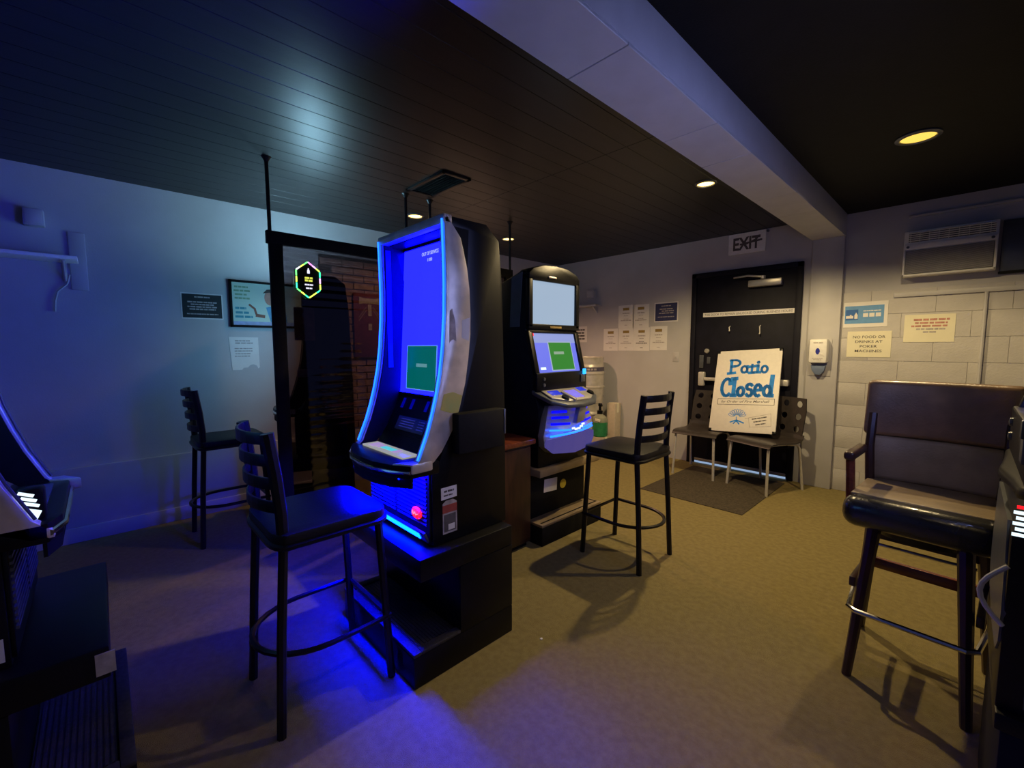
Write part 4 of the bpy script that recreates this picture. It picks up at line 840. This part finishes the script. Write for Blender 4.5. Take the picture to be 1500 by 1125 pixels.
# ================================================================== THINGS ON THE LEFT WALL
K = 1.0124
def L(y, z, d=0.0): return (XL + d, y*K, 1.3 + (z-1.3)*K)
t = wall_sheet('wall_sign', 'black sign with white lettering and white edge on the blue-lit wall', 'sign', LEFT, L(0.593, 1.608), 0.265, 0.195, M_paper)
G().box((0, 0, 0.002), (0.25, 0.178, 0.001)).obj('print', M_darkgreen, t)
dashes([(0.0, 0.068, 0.10, 0.010), (0, 0.030, 0.19, 0.010), (0, 0.012, 0.15, 0.010), (0, -0.006, 0.19, 0.010), (0, -0.024, 0.17, 0.010), (0, -0.060, 0.20, 0.008)], M_inkgrey, t, 0.0028)
t = wall_sheet('torn_notice', 'white notice with torn lower corner under the framed poster', 'notice', LEFT, L(0.853, 1.25), 0.001, 0.001, M_paper)
bpy.data.objects.remove(t.children[0])
tp = [(-0.105, 0.131), (0.104, 0.129), (0.106, -0.118), (0.095, -0.128), (0.084, -0.104), (0.060, -0.092), (0.035, -0.100), (0.02, -0.118), (-0.01, -0.118), (-0.022, -0.135), (-0.09, -0.135)]
G().prism(tp, 'z', 0.0005, 0.002).obj('sheet', M_paper, t)
dashes([(-0.01, 0.10, 0.11, 0.010), (0.0, 0.082, 0.13, 0.010), (-0.005, 0.038, 0.13, 0.008), (-0.005, 0.018, 0.13, 0.008), (-0.01, -0.004, 0.11, 0.008), (-0.015, -0.024, 0.11, 0.008)], M_inkgrey, t, 0.0024)
t = thing('framed_poster', 'black framed pale teal poster of a man pointing, cut off by the divider', 'picture', L(1.055, 1.643), LEFT)
pw_, ph_ = 0.58, 0.375
g = G(); f_ = 0.018; g.b2(-pw_/2, pw_/2, ph_/2-f_, ph_/2, 0.0, 0.022, 0.002); g.b2(-pw_/2, pw_/2, -ph_/2, -ph_/2+f_, 0.0, 0.022, 0.002); g.b2(-pw_/2, -pw_/2+f_, -ph_/2, ph_/2, 0.0, 0.022, 0.002); g.b2(pw_/2-f_, pw_/2, -ph_/2, ph_/2, 0.0, 0.022, 0.002)
g.obj('frame', M_blacksoft, t)
pr = G().b2(-pw_/2+f_, pw_/2-f_, -ph_/2+f_, ph_/2-f_, 0.002, 0.006).obj('print', mat('poster_teal', (0.46, 0.66, 0.60), 0.4, col2=(0.55, 0.72, 0.58), nscale=3), t)
G().b2(-pw_/2+f_, pw_/2-f_, -ph_/2+f_, -ph_/2+f_+0.03, 0.006, 0.0066).obj('footer_band', mat('poster_blue', (0.32, 0.42, 0.68), 0.5, noise=0.1), pr)
dashes([(-0.205, 0.135, 0.10, 0.014), (-0.20, 0.105, 0.12, 0.014), (-0.21, 0.075, 0.09, 0.014), (-0.20, 0.045, 0.11, 0.014)], mat('poster_green', (0.22, 0.40, 0.24), 0.6, noise=0.1), pr, 0.0066)
dashes([(-0.215, -0.035, 0.08, 0.018), (-0.205, -0.07, 0.10, 0.018), (-0.195, -0.103, 0.13, 0.018)], mat('poster_tealink', (0.05, 0.30, 0.36), 0.6, noise=0.1), pr, 0.0066)
M_skin = mat('printed_skin', (0.46, 0.27, 0.21), 0.6, noise=0.1)
g = G(); g.ribbon([(-0.150, -0.005), (-0.115, -0.035), (-0.105, -0.075)], 0.016, 0.0008, 0.0068); g.ribbon([(-0.10, -0.088), (-0.05, -0.095)], 0.026, 0.0008, 0.0068); g.obj('pointing_hand', mat('printed_hand', (0.25, 0.11, 0.07), 0.6, noise=0.1), pr)
g = G(); g.prism([(0.005 + 0.045*math.cos(a*PI/9), 0.060 + 0.062*math.sin(a*PI/9)) for a in range(18)], 'z', 0.006, 0.0068); g.obj('face', M_skin, pr)
g = G(); g.prism([(-0.05, 0.095), (-0.02, 0.128), (0.03, 0.135), (0.055, 0.11), (0.05, 0.09), (0.0, 0.105)], 'z', 0.0068, 0.0074); g.obj('hair', mat('printed_hair', (0.05, 0.045, 0.04), 0.6, noise=0.1), pr)
g = G(); g.prism([(-0.03, -0.02), (0.04, 0.0), (0.12, -0.04), (0.13, -0.14), (0.0, -0.14), (-0.02, -0.06)], 'z', 0.006, 0.0067); g.obj('shirt', mat('printed_shirt', (0.10, 0.38, 0.62), 0.6, noise=0.1), pr)
# shelf at the far left
t = thing('wall_shelf', 'long white shelf on bracket high on the left wall', 'shelf', (XL, -0.06, 1.845))
G().b2(0.0, 0.20, -1.3, 0.0, 0.0, 0.022, 0.003).obj('board', M_white, t)
G().b2(0.0, 0.012, -0.04, 0.04, -0.17, 0.20, 0.003).obj('wall_plate', M_trimpaint, t)
g = G(); g.b2(0.0, 0.014, -0.075, -0.055, -0.12, 0.0, 0.002); g.tube([(0.008, -0.065, -0.115), (0.16, -0.065, -0.004)], 0.008, 6); g.b2(0.0, 0.17, -0.075, -0.055, -0.008, 0.0, 0.001); g.obj('bracket', M_trimpaint, t)
tag(G().tube([(XL+0.012, -0.105, 1.77), (XL+0.012, -0.12, 1.71), (XL+0.012, -0.165, 1.66), (XL+0.012, -0.18, 1.60), (XL+0.012, -0.185, 1.53)], 0.006, 6).obj('cable', M_trimpaint), 'thin pale cable hanging below the long white shelf', 'cable')
t = thing('wall_box', 'small pale box mounted on the left wall above the long shelf', 'box', lf(-0.24, 2.10)); G().b2(0.0, 0.07, -0.045, 0.045, -0.05, 0.05, 0.006).obj('body', M_trimpaint, t); G().b2(0.068, 0.073, -0.036, 0.036, -0.04, 0.04, 0.002).obj('cover', M_trimpaint, t)
# banner seen through the divider
t = thing('wall_banner', 'maroon banner with pale axe emblem behind the smoked divider', 'banner', lf(1.93, 1.50, 0.045), LEFT)
G().b2(-0.16, 0.16, -0.30, 0.31, 0.0, 0.005, 0.001).obj('cloth', M_maroon, t)
g = G(); g.prism([(-0.105, 0.275), (-0.06, 0.262), (0.06, 0.262), (0.105, 0.275), (0.105, 0.205), (0.06, 0.215), (-0.06, 0.215), (-0.105, 0.205)], 'z', 0.005, 0.008); g.box((0, 0.15, 0.0065), (0.034, 0.11, 0.003)); g.box((0, -0.01, 0.0065), (0.034, 0.06, 0.003)); g.obj('axe_emblem', M_tan, t)
g = G()
for k in range(2): g.ribbon([(-0.11, 0.08-0.03*k), (-0.035, 0.18-0.03*k)], 0.010, 0.002, 0.0065); g.ribbon([(0.11, 0.08-0.03*k), (0.035, 0.18-0.03*k)], 0.010, 0.002, 0.0065)
g.obj('chevron', mat('chevron_print', (0.28, 0.17, 0.16), 0.8, noise=0.08), t)
# tiny scrap on the carpet
t = tag(G().prism([(-0.007, -0.005), (0.004, -0.007), (0.008, 0.002), (-0.002, 0.007)], 'z', 0.0, 0.003, 0.0006).obj('paper_scrap', M_paper), 'tiny white paper scrap on the open carpet', 'scrap'); t.location = (-1.238, 1.353, 0.0)
